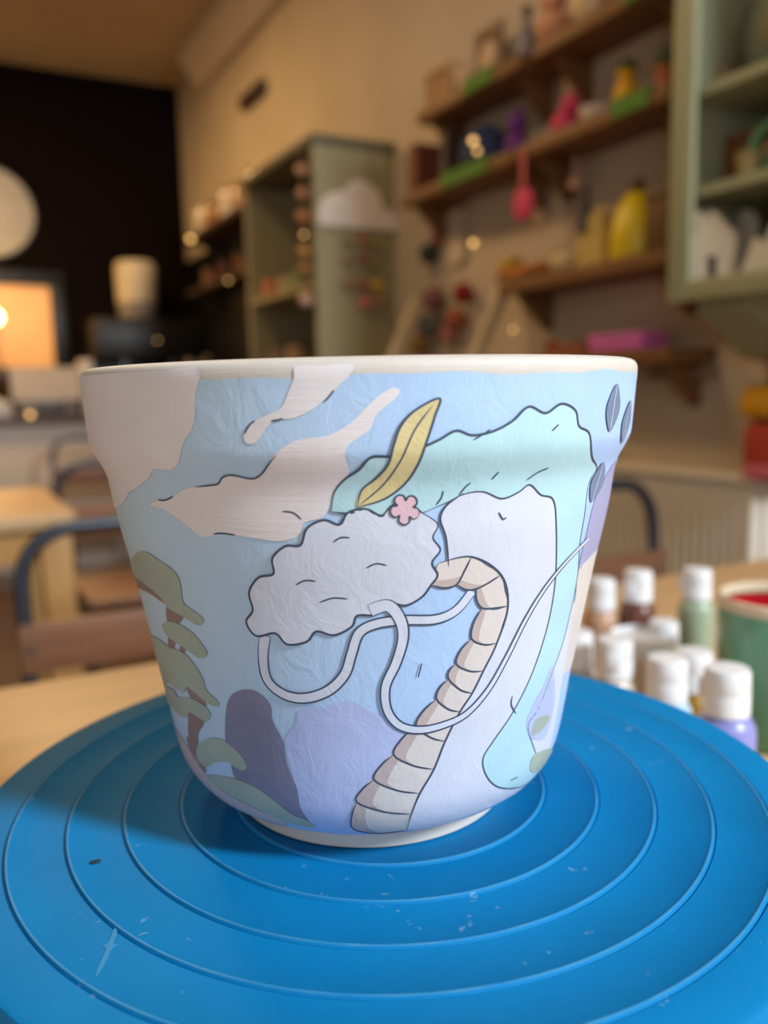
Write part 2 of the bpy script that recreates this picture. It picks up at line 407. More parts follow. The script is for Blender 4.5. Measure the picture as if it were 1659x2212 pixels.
# the sky wash wraps the whole wall with a ragged top edge
nb = 300; vs = []; fs = []; rows = 130
for i in range(rows):
    for k in range(nb):
        th = 2 * math.pi * k / nb
        zt = .1503 + .0004 * math.sin(9 * th) + .0003 * math.sin(23 * th + 1); z0 = .0082
        s = i / (rows - 1); z = z0 + (zt - z0) * s
        vs.append(surf(th, z, .0001))
for i in range(rows - 1):
    for k in range(nb):
        fs.append((i * nb + k, i * nb + (k + 1) % nb, (i + 1) * nb + (k + 1) % nb, (i + 1) * nb + k))
MB().add(vs, fs).build('sky_wash', skyp, pot)

# clouds
patch('cloud', [(120, 822), (190, 812), (260, 806), (345, 801), (430, 797), (424, 850), (419, 920), (398, 955), (386, 1000), (366, 1014), (335, 1012), (322, 1032), (296, 1054), (282, 1062), (266, 1088), (240, 1098), (200, 1080), (150, 960)], cloudp, 1, label='large unpainted cream cloud')
patch('cloud', [(640, 792), (700, 790), (762, 788), (754, 812), (735, 830), (700, 865), (665, 890), (630, 904), (600, 906), (575, 925), (556, 954), (536, 958), (528, 940), (546, 912), (580, 895), (608, 880), (624, 845), (636, 815)], cloudp, 1)
c3 = [(864, 846), (848, 866), (815, 893), (800, 925), (775, 945), (752, 963), (746, 985), (755, 1018), (735, 1045), (722, 1065), (712, 1095), (695, 1118), (658, 1128), (650, 1150), (632, 1163), (600, 1168), (540, 1160), (480, 1152), (440, 1160), (412, 1140), (392, 1124), (360, 1102), (325, 1090), (342, 1081), (370, 1075), (400, 1056), (428, 1049), (468, 1045), (480, 1031), (502, 1025), (545, 1033), (570, 1020), (590, 986), (620, 961), (650, 948), (710, 940), (760, 910), (800, 870), (830, 846), (852, 838)]
patch('cloud', c3, cloudp, 1)
for pts in [[(422, 1051), (450, 1048), (472, 1044), (482, 1030), (502, 1025), (545, 1033), (566, 1022), (582, 1000), (598, 982)], [(343, 1079), (358, 1080), (376, 1072)], [(462, 1153), (480, 1151), (510, 1155)], [(610, 1104), (634, 1107), (652, 1122)],
            [(528, 938), (540, 918), (552, 908)], [(586, 909), (600, 907), (612, 904)], [(700, 868), (712, 855), (722, 842)]]:
    stroke('crack_line', pts, 3.2, ink, 2)
# trees on the left
for pts in [[(403, 1474), (427, 1495), (446, 1518), (444, 1526), (430, 1516), (411, 1503)], [(412, 1532), (441, 1553), (440, 1566), (430, 1584), (428, 1612), (416, 1608), (408, 1582), (408, 1558)],
            [(362, 1308), (384, 1318), (397, 1332), (386, 1347), (364, 1344)], [(366, 1364), (379, 1370), (378, 1400), (366, 1396)], [(393, 1390), (402, 1396), (398, 1414), (389, 1410)],
            [(280, 1236), (312, 1253), (330, 1276), (356, 1288), (366, 1302), (352, 1300), (326, 1282), (300, 1270), (280, 1262)], [(405, 1590), (430, 1620), (446, 1664), (436, 1660), (414, 1628)]]:
    patch('tree_trunk', pts, barkp, 1)
for pts in [[(286, 1208), (300, 1193), (320, 1193), (350, 1212), (380, 1235), (392, 1260), (398, 1300), (420, 1318), (441, 1336), (436, 1349), (424, 1347), (398, 1331), (365, 1312), (350, 1290), (320, 1264), (296, 1246), (282, 1230)],
            [(353, 1352), (362, 1342), (385, 1345), (420, 1368), (445, 1400), (449, 1413), (437, 1421), (420, 1413), (395, 1395), (365, 1374)],
            [(322, 1376), (345, 1380), (367, 1396), (401, 1411), (427, 1442), (443, 1472), (448, 1490), (474, 1516), (470, 1526), (445, 1514), (408, 1483), (400, 1495), (381, 1486), (370, 1476), (350, 1472), (330, 1430)],
            [(345, 1476), (378, 1490), (387, 1505), (416, 1508), (445, 1525), (457, 1543), (448, 1557), (430, 1548), (412, 1537), (405, 1549), (389, 1543), (369, 1523), (352, 1500)],
            [(428, 1612), (446, 1598), (466, 1593), (491, 1602), (522, 1630), (534, 1653), (527, 1663), (509, 1655), (492, 1645), (468, 1645), (448, 1655), (430, 1640)],
            [(450, 1674), (480, 1676), (513, 1682), (560, 1703), (604, 1736), (632, 1757), (665, 1770), (680, 1786), (622, 1774), (567, 1750), (513, 1724), (464, 1692)]]:
    patch('tree_foliage', pts, sagep, 3.2)
patch('ground_band', [(366, 1556), (385, 1580), (402, 1606), (425, 1640), (446, 1672), (470, 1698), (513, 1726), (567, 1752), (620, 1776), (600, 1788), (520, 1768), (440, 1720), (395, 1670), (360, 1600)], blushp, 1)
# standing stone, lavender haze
patch('lavender_cloud', [(618, 1600), (640, 1562), (645, 1536), (670, 1524), (700, 1530), (726, 1517), (760, 1514), (790, 1530), (815, 1542), (850, 1560), (900, 1600), (860, 1700), (800, 1790), (700, 1796), (655, 1770), (636, 1690)], lavp, 1)
patch('standing_stone', [(488, 1590), (490, 1530), (502, 1500), (528, 1489), (556, 1494), (584, 1520), (590, 1556), (612, 1600), (620, 1650), (642, 1700), (650, 1745), (668, 1772), (655, 1776), (604, 1738), (560, 1704), (513, 1683), (500, 1650), (494, 1620)], rockp, 2, sub=3)
# snowy bank (cloud edged), mint meadow, stone path: a plain landscape in the same colours
path_l = [(930, 1262), (985, 1261), (1028, 1270), (1040, 1312), (1017, 1378), (984, 1432), (968, 1465), (942, 1508), (898, 1566), (850, 1628), (808, 1682), (771, 1730), (764, 1788)]
path_r = [(948, 1214), (1017, 1201), (1080, 1240), (1095, 1308), (1071, 1388), (1042, 1448), (1018, 1496), (992, 1536), (960, 1600), (936, 1660), (906, 1712), (888, 1756), (878, 1790)]
bank = [(906, 1104), (880, 1084), (846, 1090), (824, 1112), (790, 1098), (752, 1106), (734, 1132), (700, 1122), (664, 1140), (650, 1176), (618, 1178), (590, 1204), (592, 1238), (560, 1246), (540, 1278), (548, 1316),
        (534, 1342), (556, 1372), (596, 1366), (622, 1390), (664, 1384), (684, 1362), (722, 1370), (760, 1352), (772, 1328), (810, 1326), (842, 1302), (876, 1306), (910, 1288), (930, 1262), (948, 1214)]
cloudw = bank[:-1] + [(944, 1240), (932, 1214), (950, 1186), (934, 1160), (944, 1130)]
patch('scalloped_cloud', cloudw, whitep, 4, sub=4, label='large white scalloped cloud outlined in dark ink')
full = [(968, 1222)] + path_r[1:] + [(960, 1778), (1040, 1748), (1110, 1714), (1160, 1680), (1185, 1620), (1210, 1480), (1240, 1260), (1215, 1085), (1190, 1060), (1140, 1044), (1116, 1062), (1082, 1074), (1040, 1060), (1000, 1064), (964, 1090), (950, 1120), (962, 1160)]
patch('snowy_bank', full, whitep, 2, sub=4)
mint = [(716, 1104), (722, 1064), (744, 1034), (776, 1012), (802, 986), (850, 984), (900, 970), (946, 950), (984, 930), (1020, 940), (1066, 930), (1106, 908), (1140, 878), (1176, 892), (1210, 872), (1240, 886), (1248, 920), (1270, 936), (1276, 985), (1286, 1010), (1268, 1046), (1260, 1110),
        (1250, 1170), (1245, 1240), (1232, 1310), (1212, 1390), (1186, 1462), (1160, 1530), (1138, 1566), (1150, 1612), (1164, 1650), (1150, 1684), (1112, 1700), (1072, 1697), (1048, 1672), (1042, 1636), (1066, 1596), (1104, 1540), (1140, 1470), (1166, 1400), (1186, 1326), (1198, 1240),
        (1199, 1130), (1192, 1078), (1166, 1068), (1142, 1046), (1118, 1062), (1082, 1076), (1042, 1061), (1002, 1066), (960, 1086), (912, 1106), (880, 1086), (846, 1092), (824, 1114), (790, 1100), (752, 1108)]
patch('mint_meadow', mint, mintp, 3, sub=4, label='mint green rolling band')
stroke('outline', mint[:21], 5, ink, 4); stroke('outline', mint[19:31], 3.2, ink, 4); stroke('outline', mint[31:52], 3.4, ink, 4); stroke('outline', mint[51:] + [mint[0]], 4.2, ink, 4)
stroke('outline', cloudw, 4.6, ink, 5, closed=True); stroke('outline', full[-4:] + [full[0]], 4, ink, 4); stroke('outline', path_r, 4.6, ink, 5)
for i in range(12):
    A, B, C, D = path_l[i], path_l[i + 1], path_r[i + 1], path_r[i]
    mix = lambda a, b, t: (a[0] + (b[0] - a[0]) * t, a[1] + (b[1] - a[1]) * t)
    lm = mix(A, B, .5); dx, dy = B[0] - A[0], B[1] - A[1]; ln = math.hypot(dx, dy)
    bul = (lm[0] + dy / ln * -7, lm[1] - dx / ln * -7)
    mid2 = mix(B, C, .5); mid1 = mix(A, D, .5); sg = (8 if i > 2 else 2)
    o = patch('path_stone', [A, bul, B, (mid2[0], mid2[1] + sg), C, mix(C, D, .5), D, (mid1[0], mid1[1] + sg)], creamp, 3, sub=3)
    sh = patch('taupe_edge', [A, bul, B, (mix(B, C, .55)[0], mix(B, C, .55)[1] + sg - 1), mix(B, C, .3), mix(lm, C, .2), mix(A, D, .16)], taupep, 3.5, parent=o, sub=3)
    stroke('outline', [A, bul, B, (mid2[0], mid2[1] + sg), mix(B, C, .98)], 4, ink, 4.5, parent=o, sub=4)
# looping pale streams
stroke('ribbon_stream', [(574, 1372), (570, 1420), (580, 1468), (615, 1498), (660, 1506), (710, 1490), (745, 1455), (760, 1410), (776, 1366), (812, 1346), (870, 1338), (940, 1336), (985, 1316), (1018, 1276)], lambda s: 25 - 5 * s, whitep, 4, taper=False, edge=3.6)
stroke('ribbon_stream', [(800, 1316), (838, 1306), (864, 1336), (870, 1376), (855, 1430), (833, 1480), (836, 1530), (862, 1564), (905, 1574), (955, 1564), (1005, 1540), (1052, 1488), (1092, 1418), (1132, 1338), (1172, 1272), (1216, 1216), (1268, 1162)], lambda s: 27 - 17 * s, whitep, 6, taper=False, edge=3.6)
# gold leaf, pink blossom, grey leaves and other small motifs
leaf = patch('gold_leaf', [(772, 1094), (782, 1056), (812, 1030), (838, 1000), (850, 960), (866, 918), (898, 884), (948, 860), (938, 898), (922, 948), (902, 1000), (872, 1044), (830, 1076)], goldp, 6, sub=4)
stroke('outline', [(772, 1094), (782, 1056), (812, 1030), (838, 1000), (850, 960), (866, 918), (898, 884), (948, 860), (938, 898), (922, 948), (902, 1000), (872, 1044), (830, 1076), (772, 1094)], 4.2, ink, 7, parent=leaf)
stroke('leaf_vein', [(776, 1090), (826, 1046), (866, 990), (896, 926), (934, 874)], 3, ink, 7, parent=leaf)
blo = []
for k in range(40):
    a = 2 * math.pi * k / 40; rr = 19 + 15 * abs(math.cos(2.5 * a)) ** .6
    blo.append((874 + rr * math.cos(a + .4) * .95, 1098 + rr * math.sin(a + .4)))
bl = patch('pink_blossom', blo, pinkp, 7, sub=2); stroke('outline', blo, 3.4, ink, 8, parent=bl, closed=True)
for c in [(1322, 880, 14, 52, .15), (1288, 1040, 13, 44, .3), (1350, 910, 8, 46, .2)]:
    x, y, w, h, t = c; pl = []
    for a, b in [(0, -1), (.75, -.45), (1, .1), (.6, .65), (0, 1), (-.6, .65), (-1, .1), (-.75, -.45)]:
        pl.append((x + a * w - b * h * t, y + b * h))
    lf = patch('grey_leaf', pl, greyp, 4, sub=4); stroke('leaf_vein', [pl[0], (x, y), pl[4]], 3, whitep, 5, parent=lf)
patch('mauve_cloud', [(1400, 975), (1336, 990), (1306, 1030), (1282, 1084), (1266, 1150), (1248, 1230), (1268, 1206), (1286, 1188), (1330, 1160), (1380, 1060)], mauvep, 1)
patch('blush_cloud', [(1300, 1185), (1270, 1206), (1248, 1234), (1240, 1296), (1222, 1350), (1206, 1420), (1192, 1490), (1196, 1500), (1212, 1460), (1232, 1440), (1252, 1380), (1275, 1290)], creamp, 1)
patch('lavender_cloud', [(1190, 1440), (1172, 1480), (1150, 1520), (1134, 1560), (1142, 1590), (1170, 1596), (1186, 1560), (1196, 1500)], lavp, 4)
patch('olive_leaf', [(1146, 1586), (1152, 1558), (1166, 1546), (1184, 1544), (1178, 1562), (1162, 1580)], sagep, 5)
patch('olive_leaf', [(1142, 1660), (1150, 1630), (1180, 1616), (1190, 1620), (1176, 1650), (1156, 1666)], sagep, 5)
for pts in [[(1075, 1105), (1084, 1120), (1092, 1116)], [(940, 1090), (952, 1074), (956, 1058)], [(990, 1068), (1004, 1050), (1016, 1040)], [(1134, 1036), (1160, 1018), (1184, 1008)], [(1060, 1034), (1076, 1016)], [(1190, 930), (1204, 916)], [(1105, 1500), (1102, 1520), (1112, 1540)],
            [(1100, 1684), (1116, 1676)], [(1020, 950), (1044, 936), (1058, 926)], [(720, 1170), (736, 1160), (756, 1160)], [(640, 1262), (660, 1252), (684, 1254)], [(790, 1226), (812, 1216), (836, 1220)], [(910, 1430), (902, 1462)], [(690, 1300), (720, 1290), (752, 1292)]]:
    stroke('brush_line', pts, 3.2, ink, 5)

# ------------------------------------------------------------------ paint bottles and mug on the table
capm = mat('white_cap_plastic', (232, 234, 238), .35, .02, coat=.1)
def bottle(label, px, cap_y, h, rgb, r=.0165, rc=.013, tilt=0):
    p = atZ(px, cap_y, TABLE_Z + h)
    t = thing('paint_bottle', label, 'paint bottle', (p.x, p.y, TABLE_Z), random.uniform(0, 6), 'paint bottles behind the blue wheel')
    ch = .030
    m = mat('paint_%d_%d_%d' % rgb, rgb, .32, .04, 8, coat=.15)
    hb = h - ch
    MB().lathe([(0, 0), (r * .92, 0), (r, .003), (r, hb - .012), (r * .97, hb - .007), (r * .80, hb - .001), (rc * .8, hb + .001), (rc * .8, hb + .004), (0, hb + .004)], 36).build('bottle_body', m, t)
    cp = MB().lathe([(0, hb + .0015), (rc, hb + .0015), (rc * 1.0, hb + .014), (rc * .98, hb + .0146), (rc * .98, hb + .0154), (rc, hb + .016), (rc * .97, h - .003), (rc * .9, h - .0006), (rc * .5, h), (0, h)], 36).build('cap', capm, t)
    MB().box(rc * .85, rc * 1.16, -.005, .005, hb + .010, hb + .021, .001).build('flip_tab', capm, cp)
    return t
bottle('lavender paint bottle with white cap, nearest the mug and the wheel', 1572, 1440, .098, (140, 142, 208), .0178, .0138)
bottle('pale blue paint bottle with white cap, left of the lavender bottle', 1442, 1418, .088, (178, 206, 222), .0172, .0136)
bottle('ivory paint bottle with white cap, close beside the pot at the wheel edge', 1328, 1378, .082, (206, 196, 184), .0165, .0136)
bottle('tan paint bottle with white cap, just right of the pot', 1299, 1249, .090, (190, 152, 128))
bottle('dark brown paint bottle with white cap in the back row', 1379, 1231, .098, (104, 62, 50))
bottle('sage green paint bottle with white cap in the back row', 1507, 1227, .099, (158, 176, 150))
bottle('mustard paint bottle half hidden between the pale blue and lavender ones', 1500, 1404, .080, (150, 112, 20))
bottle('cream paint bottle mostly hidden behind the pot edge', 1246, 1362, .078, (206, 196, 186))
bottle('short white capped bottle between the brown and sage bottles', 1434, 1340, .060, (40, 38, 38))
lid = atZ(1484, 1402, TABLE_Z + .05)
jar = thing('paint_jar', 'low white paint jar behind the pale blue and lavender bottles', 'jar', (lid.x, lid.y + .05, TABLE_Z))
MB().lathe([(0, 0), (.027, 0), (.028, .003), (.028, .036), (.026, .038), (0, .038)], 36).build('jar_body', mat('milk_jar', (214, 204, 190), .35), jar)
MB().lathe([(.0285, .034), (.0295, .036), (.0295, .048), (.028, .050), (.0265, .0505), (.026, .048), (0, .0475), (0, .036), (.0285, .034)], 36).build('lid', capm, jar)
mg = atZ(1688, 1284, TABLE_Z + .112)
mug = thing('glazed_mug', 'green glazed mug with cream rim and red inside at the right edge', 'mug', (mg.x, mg.y, TABLE_Z))
greeng = mat('green_glaze', (74, 142, 108), .28, .25, 18, .1, 60, rgb2=(112, 168, 140), coat=.4)
MB().lathe([(0, 0), (.034, 0), (.037, .003), (.041, .03), (.0435, .07), (.0440, .105), (.0436, .108), (.0405, .108), (.040, .100), (.037, .02), (.03, .008), (0, .008)], 56).build('mug_body', greeng, mug)
MB().lathe([(.0441, .103), (.0446, .107), (.0440, .1105), (.0424, .1118), (.0406, .1105), (.0402, .107), (.0404, .103)], 56).build('rim_band', mat('cream_glaze', (222, 204, 176), .3), mug)
MB().lathe([(.0399, .1035), (.0397, .100), (.0367, .021), (.029, .0088), (0, .0088)], 56).build('red_lining', mat('red_glaze', (176, 22, 34), .25, .1, coat=.3), mug)

# ------------------------------------------------------------------ chairs
tubem = mat('gunmetal_tube', (74, 80, 90), .38, .1, 10, metal=.75)
woodm = mat('brown_chair_wood', (134, 92, 66), .45, .14, 6, .08, 40, stretch=(1, 10, 10))
boltm = mat('bolt_steel', (190, 194, 200), .25, metal=1)
def chair(label, x, y, rzv=0):
    t = thing('chair', label, 'chair', (x, y, 0), rzv, 'tube framed chairs around the tables')
    W, T, R = .205, .80, .085
    arc = [(-W, .0, .46)] + [(-W, .02, .60), (-W, .03, T - R)]
    arc += [(-W + R * (1 - math.cos(a)), .03 + .004 * math.sin(a), T - R + R * math.sin(a)) for a in [math.pi / 2 * k / 6 for k in range(1, 7)]]
    arc += [(-x_, y_, z_) for x_, y_, z_ in arc[::-1]]
    MB().tube(arc, .0125, 12).build('back_hoop', tubem, t)
    MB().box(-W - .012, W + .012, .002, .022, .575, .655, .004).build('back_plank', woodm, t)
    for a in (-1, 1):
        MB().lathe([(0, -.003), (.008, -.003), (.008, .0), (0, .0)], 12, (a * (W - .005), .002, .615), 'y').build('bolt', boltm, t)
    MB().box(-.20, .20, -.40, -.005, .445, .468, .008).build('seat', woodm, t)
    for a in (-1, 1):
        MB().tube([(a * W, 0, .47), (a * (W + .01), .03, .24), (a * (W + .02), .07, 0)], .0125, 10).build('leg', tubem, t)
        MB().tube([(a * (W - .02), -.36, .45), (a * (W - .005), -.39, .24), (a * (W + .01), -.42, 0)], .0125, 10).build('leg', tubem, t)
        MB().tube([(a * (W - .005), -.02, .435), (a * (W - .02), -.37, .435)], .010, 8).build('seat_rail', tubem, t)
    return t
a = atZ(22, 1300, .70); k = 1.20
def spot(px, d): return Rt * ((px - 829.5) / F * d) + Fw0 * d
s1 = spot(28, 1.26); chair('dark tube chair with brown plank, nearest, behind the worktable at left', s1.x + .205, s1.y)
s2 = spot(124, 2.5); chair('dark tube chair with brown plank, second at left, at the end of the far table', s2.x + .205, s2.y)
s3 = spot(118, 4.0); chair('grey tube chair with brown plank, farthest, in front of the white counter', s3.x + .205, s3.y)
s4 = spot(1440, 1.74); chair('dark tube chair with brown plank in front of the white radiator', s4.x - .205, s4.y)

# ------------------------------------------------------------------ radiator and right wall, low
radm = mat('radiator_enamel', (240, 230, 210), .35, .03)
r0, r1 = 1.14, 1.70
rad = thing('radiator', 'cream panel radiator with vertical flutes below the wall shelves', 'radiator', (XR - .06, (r0 + r1) / 2, .12))
hw = (r1 - r0) / 2; RH = .69
MB().box(-.02, .045, -hw, hw, 0, RH - .012, .004).build('radiator_panel', radm, rad)
MB().box(-.045, .05, -hw - .004, hw + .004, RH - .014, RH, .004).build('top_grille', radm, rad)
nf = 21; fin0 = None
for i in range(nf):
    yy = -hw + .02 + (2 * hw - .04) * i / (nf - 1)
    if fin0 is None:
        fin0 = MB().prism([(-.021, -.0085), (-.036, -.007), (-.044, -.003), (-.044, .003), (-.036, .007), (-.021, .0085)], 'z', .03, RH - .03).build('flute', radm, rad)
        fin0.location = (0, yy, 0)
    else:
        c = fin0.copy(); COL.objects.link(c); c.parent = rad; c.location = (0, yy, 0)
for yy in (-hw + .05, hw - .05): MB().box(.045, .059, yy - .02, yy + .02, .1, .6).build('wall_bracket', radm, rad, False)
MB().tube([(0, -hw + .03, .02), (0, -hw + .03, -.119)], .009, 10).build('feed_pipe', radm, rad)
p = atX(1520, 806, XR - .05); p2 = atX(1382, 800, XR - .05)
led = MB().box(-.03, .0, p.y, p2.y, -.012, .012, .003)
tag(led.build('wall_ledge', mat('ledge_wood', (150, 124, 96), .6), loc=(XR, 0, p.z)), 'short pale wooden ledge on the wall above the radiator', 'ledge')

bag = atX(1650, 985, XR - .10)
bg = thing('hanging_bag', 'red fabric bag with yellow flap hanging at the right edge above radiator', 'bag', (XR - .07, bag.y, .80))
MB().box(-.05, .05, -.09, .05, .0, .13, .03).build('bag_body', mat('red_fabric', (176, 58, 40), .8, .2, 20, .3, 90), bg)
MB().box(-.058, .04, -.09, .052, .128, .20, .025).build('flap', mat('yellow_fabric', (206, 150, 20), .8, .15, 20, .3, 90), bg)
MB().box(-.056, -.05, -.08, .03, .010, .04, .002).build('patch_pocket', mat('pink_fabric', (214, 110, 130), .8), bg)
MB().tube([(0, -.06, .19), (.03, -.04, .28), (.06, -.02, .30), (.03, 0, .28), (0, .02, .19)], .005, 8).build('strap', mat('dark_strap', (50, 40, 36), .8), bg)

# ------------------------------------------------------------------ wall shelves with their things
shw = mat('shelf_wood', (124, 84, 46), .55, .15, 6, .1, 40, stretch=(10, 1, 10))
turf = mat('artificial_turf', (94, 136, 56), .9, .25, 60, .6, 300)
DX = .15
def shelf(label, pa, pb, z, thick=.035):
    ya, yb = atX(pa[0], pa[1], XR - DX).y, atX(pb[0], pb[1], XR - DX).y
    t = thing('wall_shelf', label, 'shelf', (XR, (ya + yb) / 2, z)); h = abs(ya - yb) / 2
    MB().box(-DX, 0, -h, h, -thick, 0, .003).build('board', shw, t)
    for a in (-1, 1):
        MB().prism([(0, -thick), (-.11, -thick), (-.11, -thick - .015), (-.015, -thick - .10), (0, -thick - .10)], 'y', a * (h - .05) - .01, a * (h - .05) + .01).build('bracket', shw, t, False)
    return t, min(ya, yb), max(ya, yb)
Z1, Z2, Z3, Z4 = 1.865, 1.635, 1.295, 1.085
shelf('upper wooden wall shelf, farther board with a framed picture', (900, 265), (1122, 185), Z1)
shelf('upper wooden wall shelf, nearer board with plush toys', (1150, 130), (1442, 15), Z1)
shelf('middle wooden wall shelf, farther board with a navy dome', (865, 440), (1108, 340), Z2)
shelf('middle wooden wall shelf, nearer board with pink ornament', (1114, 320), (1445, 235), Z2)
shelf('lower wooden wall shelf holding the yellow pot', (1075, 590), (1440, 560), Z3)
shelf('lowest wooden wall shelf holding a pink box', (1140, 752), (1445, 760), Z4)
def on(px, z, x=None):      # a point on a shelf: column px of the photo, height z
    X = XR - .075 if x is None else x
    # find y on plane X whose column is px (solve along the ray at the horizon row)
    p = atX(px, 830, X); return Vector((X, p.y, z))
def one(name, mb, m, loc, label, cat, group=None): return tag(mb.build(name, m, loc=loc), label, cat, group)
def turf_mat(label, px0, px1, z):
    a, b = on(px0, z), on(px1, z); h = abs(a.y - b.y) / 2
    g = MB().box(-.075, .07, -h, h, 0, .012, .003)
    # drooping fringe over the front edge
    g.box(-.079, -.0752, -h, h, -.03, .010)
    return tag(g.build('turf_mat', turf, loc=((XR - .076), (a.y + b.y) / 2, z)), label, 'turf mat', 'turf mats on the shelves')
turf_mat('green turf mat at the near end of the farther upper shelf', 1052, 1112, Z1)
turf_mat('green turf mat on the nearer upper shelf by the sage cabinet', 1385, 1436, Z1)
turf_mat('green turf mat below the navy dome', 1003, 1100, Z2)
turf_mat('green turf mat on the middle shelf by the sage cabinet', 1362, 1440, Z2)
def frame(label, px, z, w, h, fm, im, cx=.03, inner='oval'):
    p = on(px, z, XR - cx - .03); t = thing('picture_frame', label, 'picture frame', p)
    MB().box(-.008, .008, -w / 2, w / 2, 0, h * .12).build('frame_bar', fm, t, False); MB().box(-.008, .008, -w / 2, w / 2, h * .88, h).build('frame_bar', fm, t, False)
    MB().box(-.008, .008, -w / 2, -w / 2 + .12 * h, h * .12, h * .88).build('frame_bar', fm, t, False); MB().box(-.008, .008, w / 2 - .12 * h, w / 2, h * .12, h * .88).build('frame_bar', fm, t, False)
    MB().box(-.002, .004, -w / 2 + .01, w / 2 - .01, .01, h - .01).build('picture', im, t, False)
    if inner == 'oval': MB().lathe([(0, -.004), (.26 * h, -.004), (.26 * h, 0), (0, 0)], 24, (-.002, 0, h / 2), 'x').build('mount', mat('pale_mount', (206, 178, 148), .7), t)
    return t
frame('brown framed picture with pale oval on the upper shelf', 1058, Z1 + .013, .13, .16, mat('brown_frame', (104, 70, 48), .5), mat('sepia', (130, 92, 66), .7))
frame('beige card box frame on the far end of upper shelf', 955, Z1, .16, .15, mat('card_tan', (176, 140, 98), .7), mat('card_tan2', (168, 128, 86), .7), inner='none')
frame('small grey frame standing beside the brown book', 972, Z2, .08, .10, mat('grey_frame', (120, 104, 96), .5), mat('grey_print', (150, 130, 118), .7), inner='none')
def blob(name, label, cat, px, z, parts, x=None, group=None):
    """small shelf figure: parts = (part name, [mesh ops], material)"""
    t = thing(name, label, cat, on(px, z, x), 0, group)
    for pn, fn, m in parts:
        b = MB(); fn(b); b.build(pn, m, t)
    return t
M_ = lambda n, c, r=.6, **k: mat(n, c, r, **k)
def book(label, px, z, w, h, m):
    t = thing('book', label, 'book', on(px, z))
    MB().box(-.06, .05, -w / 2, -w / 2 + .003, 0, h).build('cover', m, t, False); MB().box(-.06, .05, w / 2 - .003, w / 2, 0, h).build('cover', m, t, False)
    MB().box(-.064, -.06, -w / 2, w / 2, 0, h).build('spine', m, t, False); MB().box(-.06, .046, -w / 2 + .003, w / 2 - .003, .003, h - .003).build('pages', M_('paper', (220, 206, 180)), t, False)
book('thick brown book on the far end of the middle shelf', 932, Z2, .055, .15, M_('brown_cloth', (110, 58, 36)))
book('dark book upright beside the grey frame', 1000, Z2 + .013, .03, .13, M_('dusk_cloth', (66, 48, 46)))
navy = M_('navy_felt', (36, 52, 92), .8)
blob('dome_ornament', 'navy blue dome ornament on turf on the middle shelf', 'ornament', 1050, Z2 + .013, [
    ('dome', lambda b: b.lathe([(0, 0), (.075, 0), (.078, .01), (.074, .05), (.058, .085), (.03, .108), (0, .115)], 28), navy), ('base_ring', lambda b: b.lathe([(.078, 0), (.082, .004), (.078, .012), (.070, .006)], 28), M_('navy_trim', (24, 32, 56)))], XR - .082)
purple = M_('purple_felt', (112, 50, 140), .8)
blob('plush_toy', 'purple plush toy beside the navy dome', 'toy', 1116, Z2, [('body', lambda b: b.ball((0, 0, .035), .036, 14, 1, 1, 1), purple), ('head', lambda b: b.ball((0, 0, .092), .028, 14), purple), ('ear', lambda b: b.ball((0, .018, .122), .010, 10), purple), ('ear', lambda b: b.ball((0, -.018, .122), .010, 10), purple)])
pinkf = M_('pink_felt', (214, 62, 108), .7)
blob('plush_toy', 'hot pink round plush toy on the nearer middle shelf', 'toy', 1216, Z2, [('body', lambda b: b.ball((0, 0, .036), .036, 16, 1, 1.15, 1), pinkf), ('head', lambda b: b.ball((-.01, -.03, .068), .026, 14), pinkf), ('ear', lambda b: b.ball((-.01, -.042, .094), .009, 10), pinkf), ('ear', lambda b: b.ball((-.01, -.018, .094), .009, 10), pinkf)])
blob('small_bowl', 'small white ceramic bowl on the nearer middle shelf', 'bowl', 1276, Z2, [('bowl_wall', lambda b: b.lathe([(0, 0), (.018, 0), (.022, .006), (.036, .03), (.038, .045), (.035, .045), (.032, .03), (.018, .009), (0, .009)], 24), M_('white_glaze', (222, 210, 190), .3)), ('foot_ring', lambda b: b.lathe([(.017, 0), (.022, 0), (.022, .004), (.017, .004)], 24), M_('white_glaze', (222, 210, 190), .3))])
blob('toy_figure', 'yellow toy figure with a dark green cap on the middle shelf', 'toy', 1340, Z2, [('body', lambda b: b.lathe([(0, 0), (.03, 0), (.034, .02), (.026, .06), (.018, .075), (0, .08)], 20), M_('toy_yellow', (222, 166, 20))), ('head', lambda b: b.ball((0, 0, .092), .022, 14), M_('toy_yellow', (222, 166, 20))), ('cap', lambda b: b.lathe([(.026, .098), (.024, .104), (.018, .118), (0, .122)], 20), M_('toy_green', (48, 70, 30)))])
blob('potted_succulent', 'dark green succulent in a terracotta pot against the sage cabinet', 'plant', 1425, Z2 + .013, [('pot', lambda b: b.lathe([(0, 0), (.022, 0), (.028, .05), (.031, .05), (.031, .06), (.026, .06), (0, .055)], 20), M_('terracotta', (176, 96, 60))), ('leaves', lambda b: [b.ball((.016 * math.cos(k), .016 * math.sin(k), .078 + .006 * (k % 2)), .014, 8, 1, 1, 1.7) for k in range(7)], M_('leaf_dark', (58, 72, 40)))], XR - .05)
blob('plush_toy', 'peach plush toy on the nearer upper shelf', 'toy', 1190, Z1, [('body', lambda b: b.ball((0, 0, .05), .05, 16, 1, .9, 1), M_('peach_plush', (206, 150, 118), .9)), ('head', lambda b: b.ball((0, 0, .125), .036, 14), M_('peach_plush', (206, 150, 118), .9)), ('ear', lambda b: b.ball((0, .026, .155), .013, 10), M_('peach_plush', (206, 150, 118), .9)), ('ear', lambda b: b.ball((0, -.026, .155), .013, 10), M_('peach_plush', (206, 150, 118), .9))])
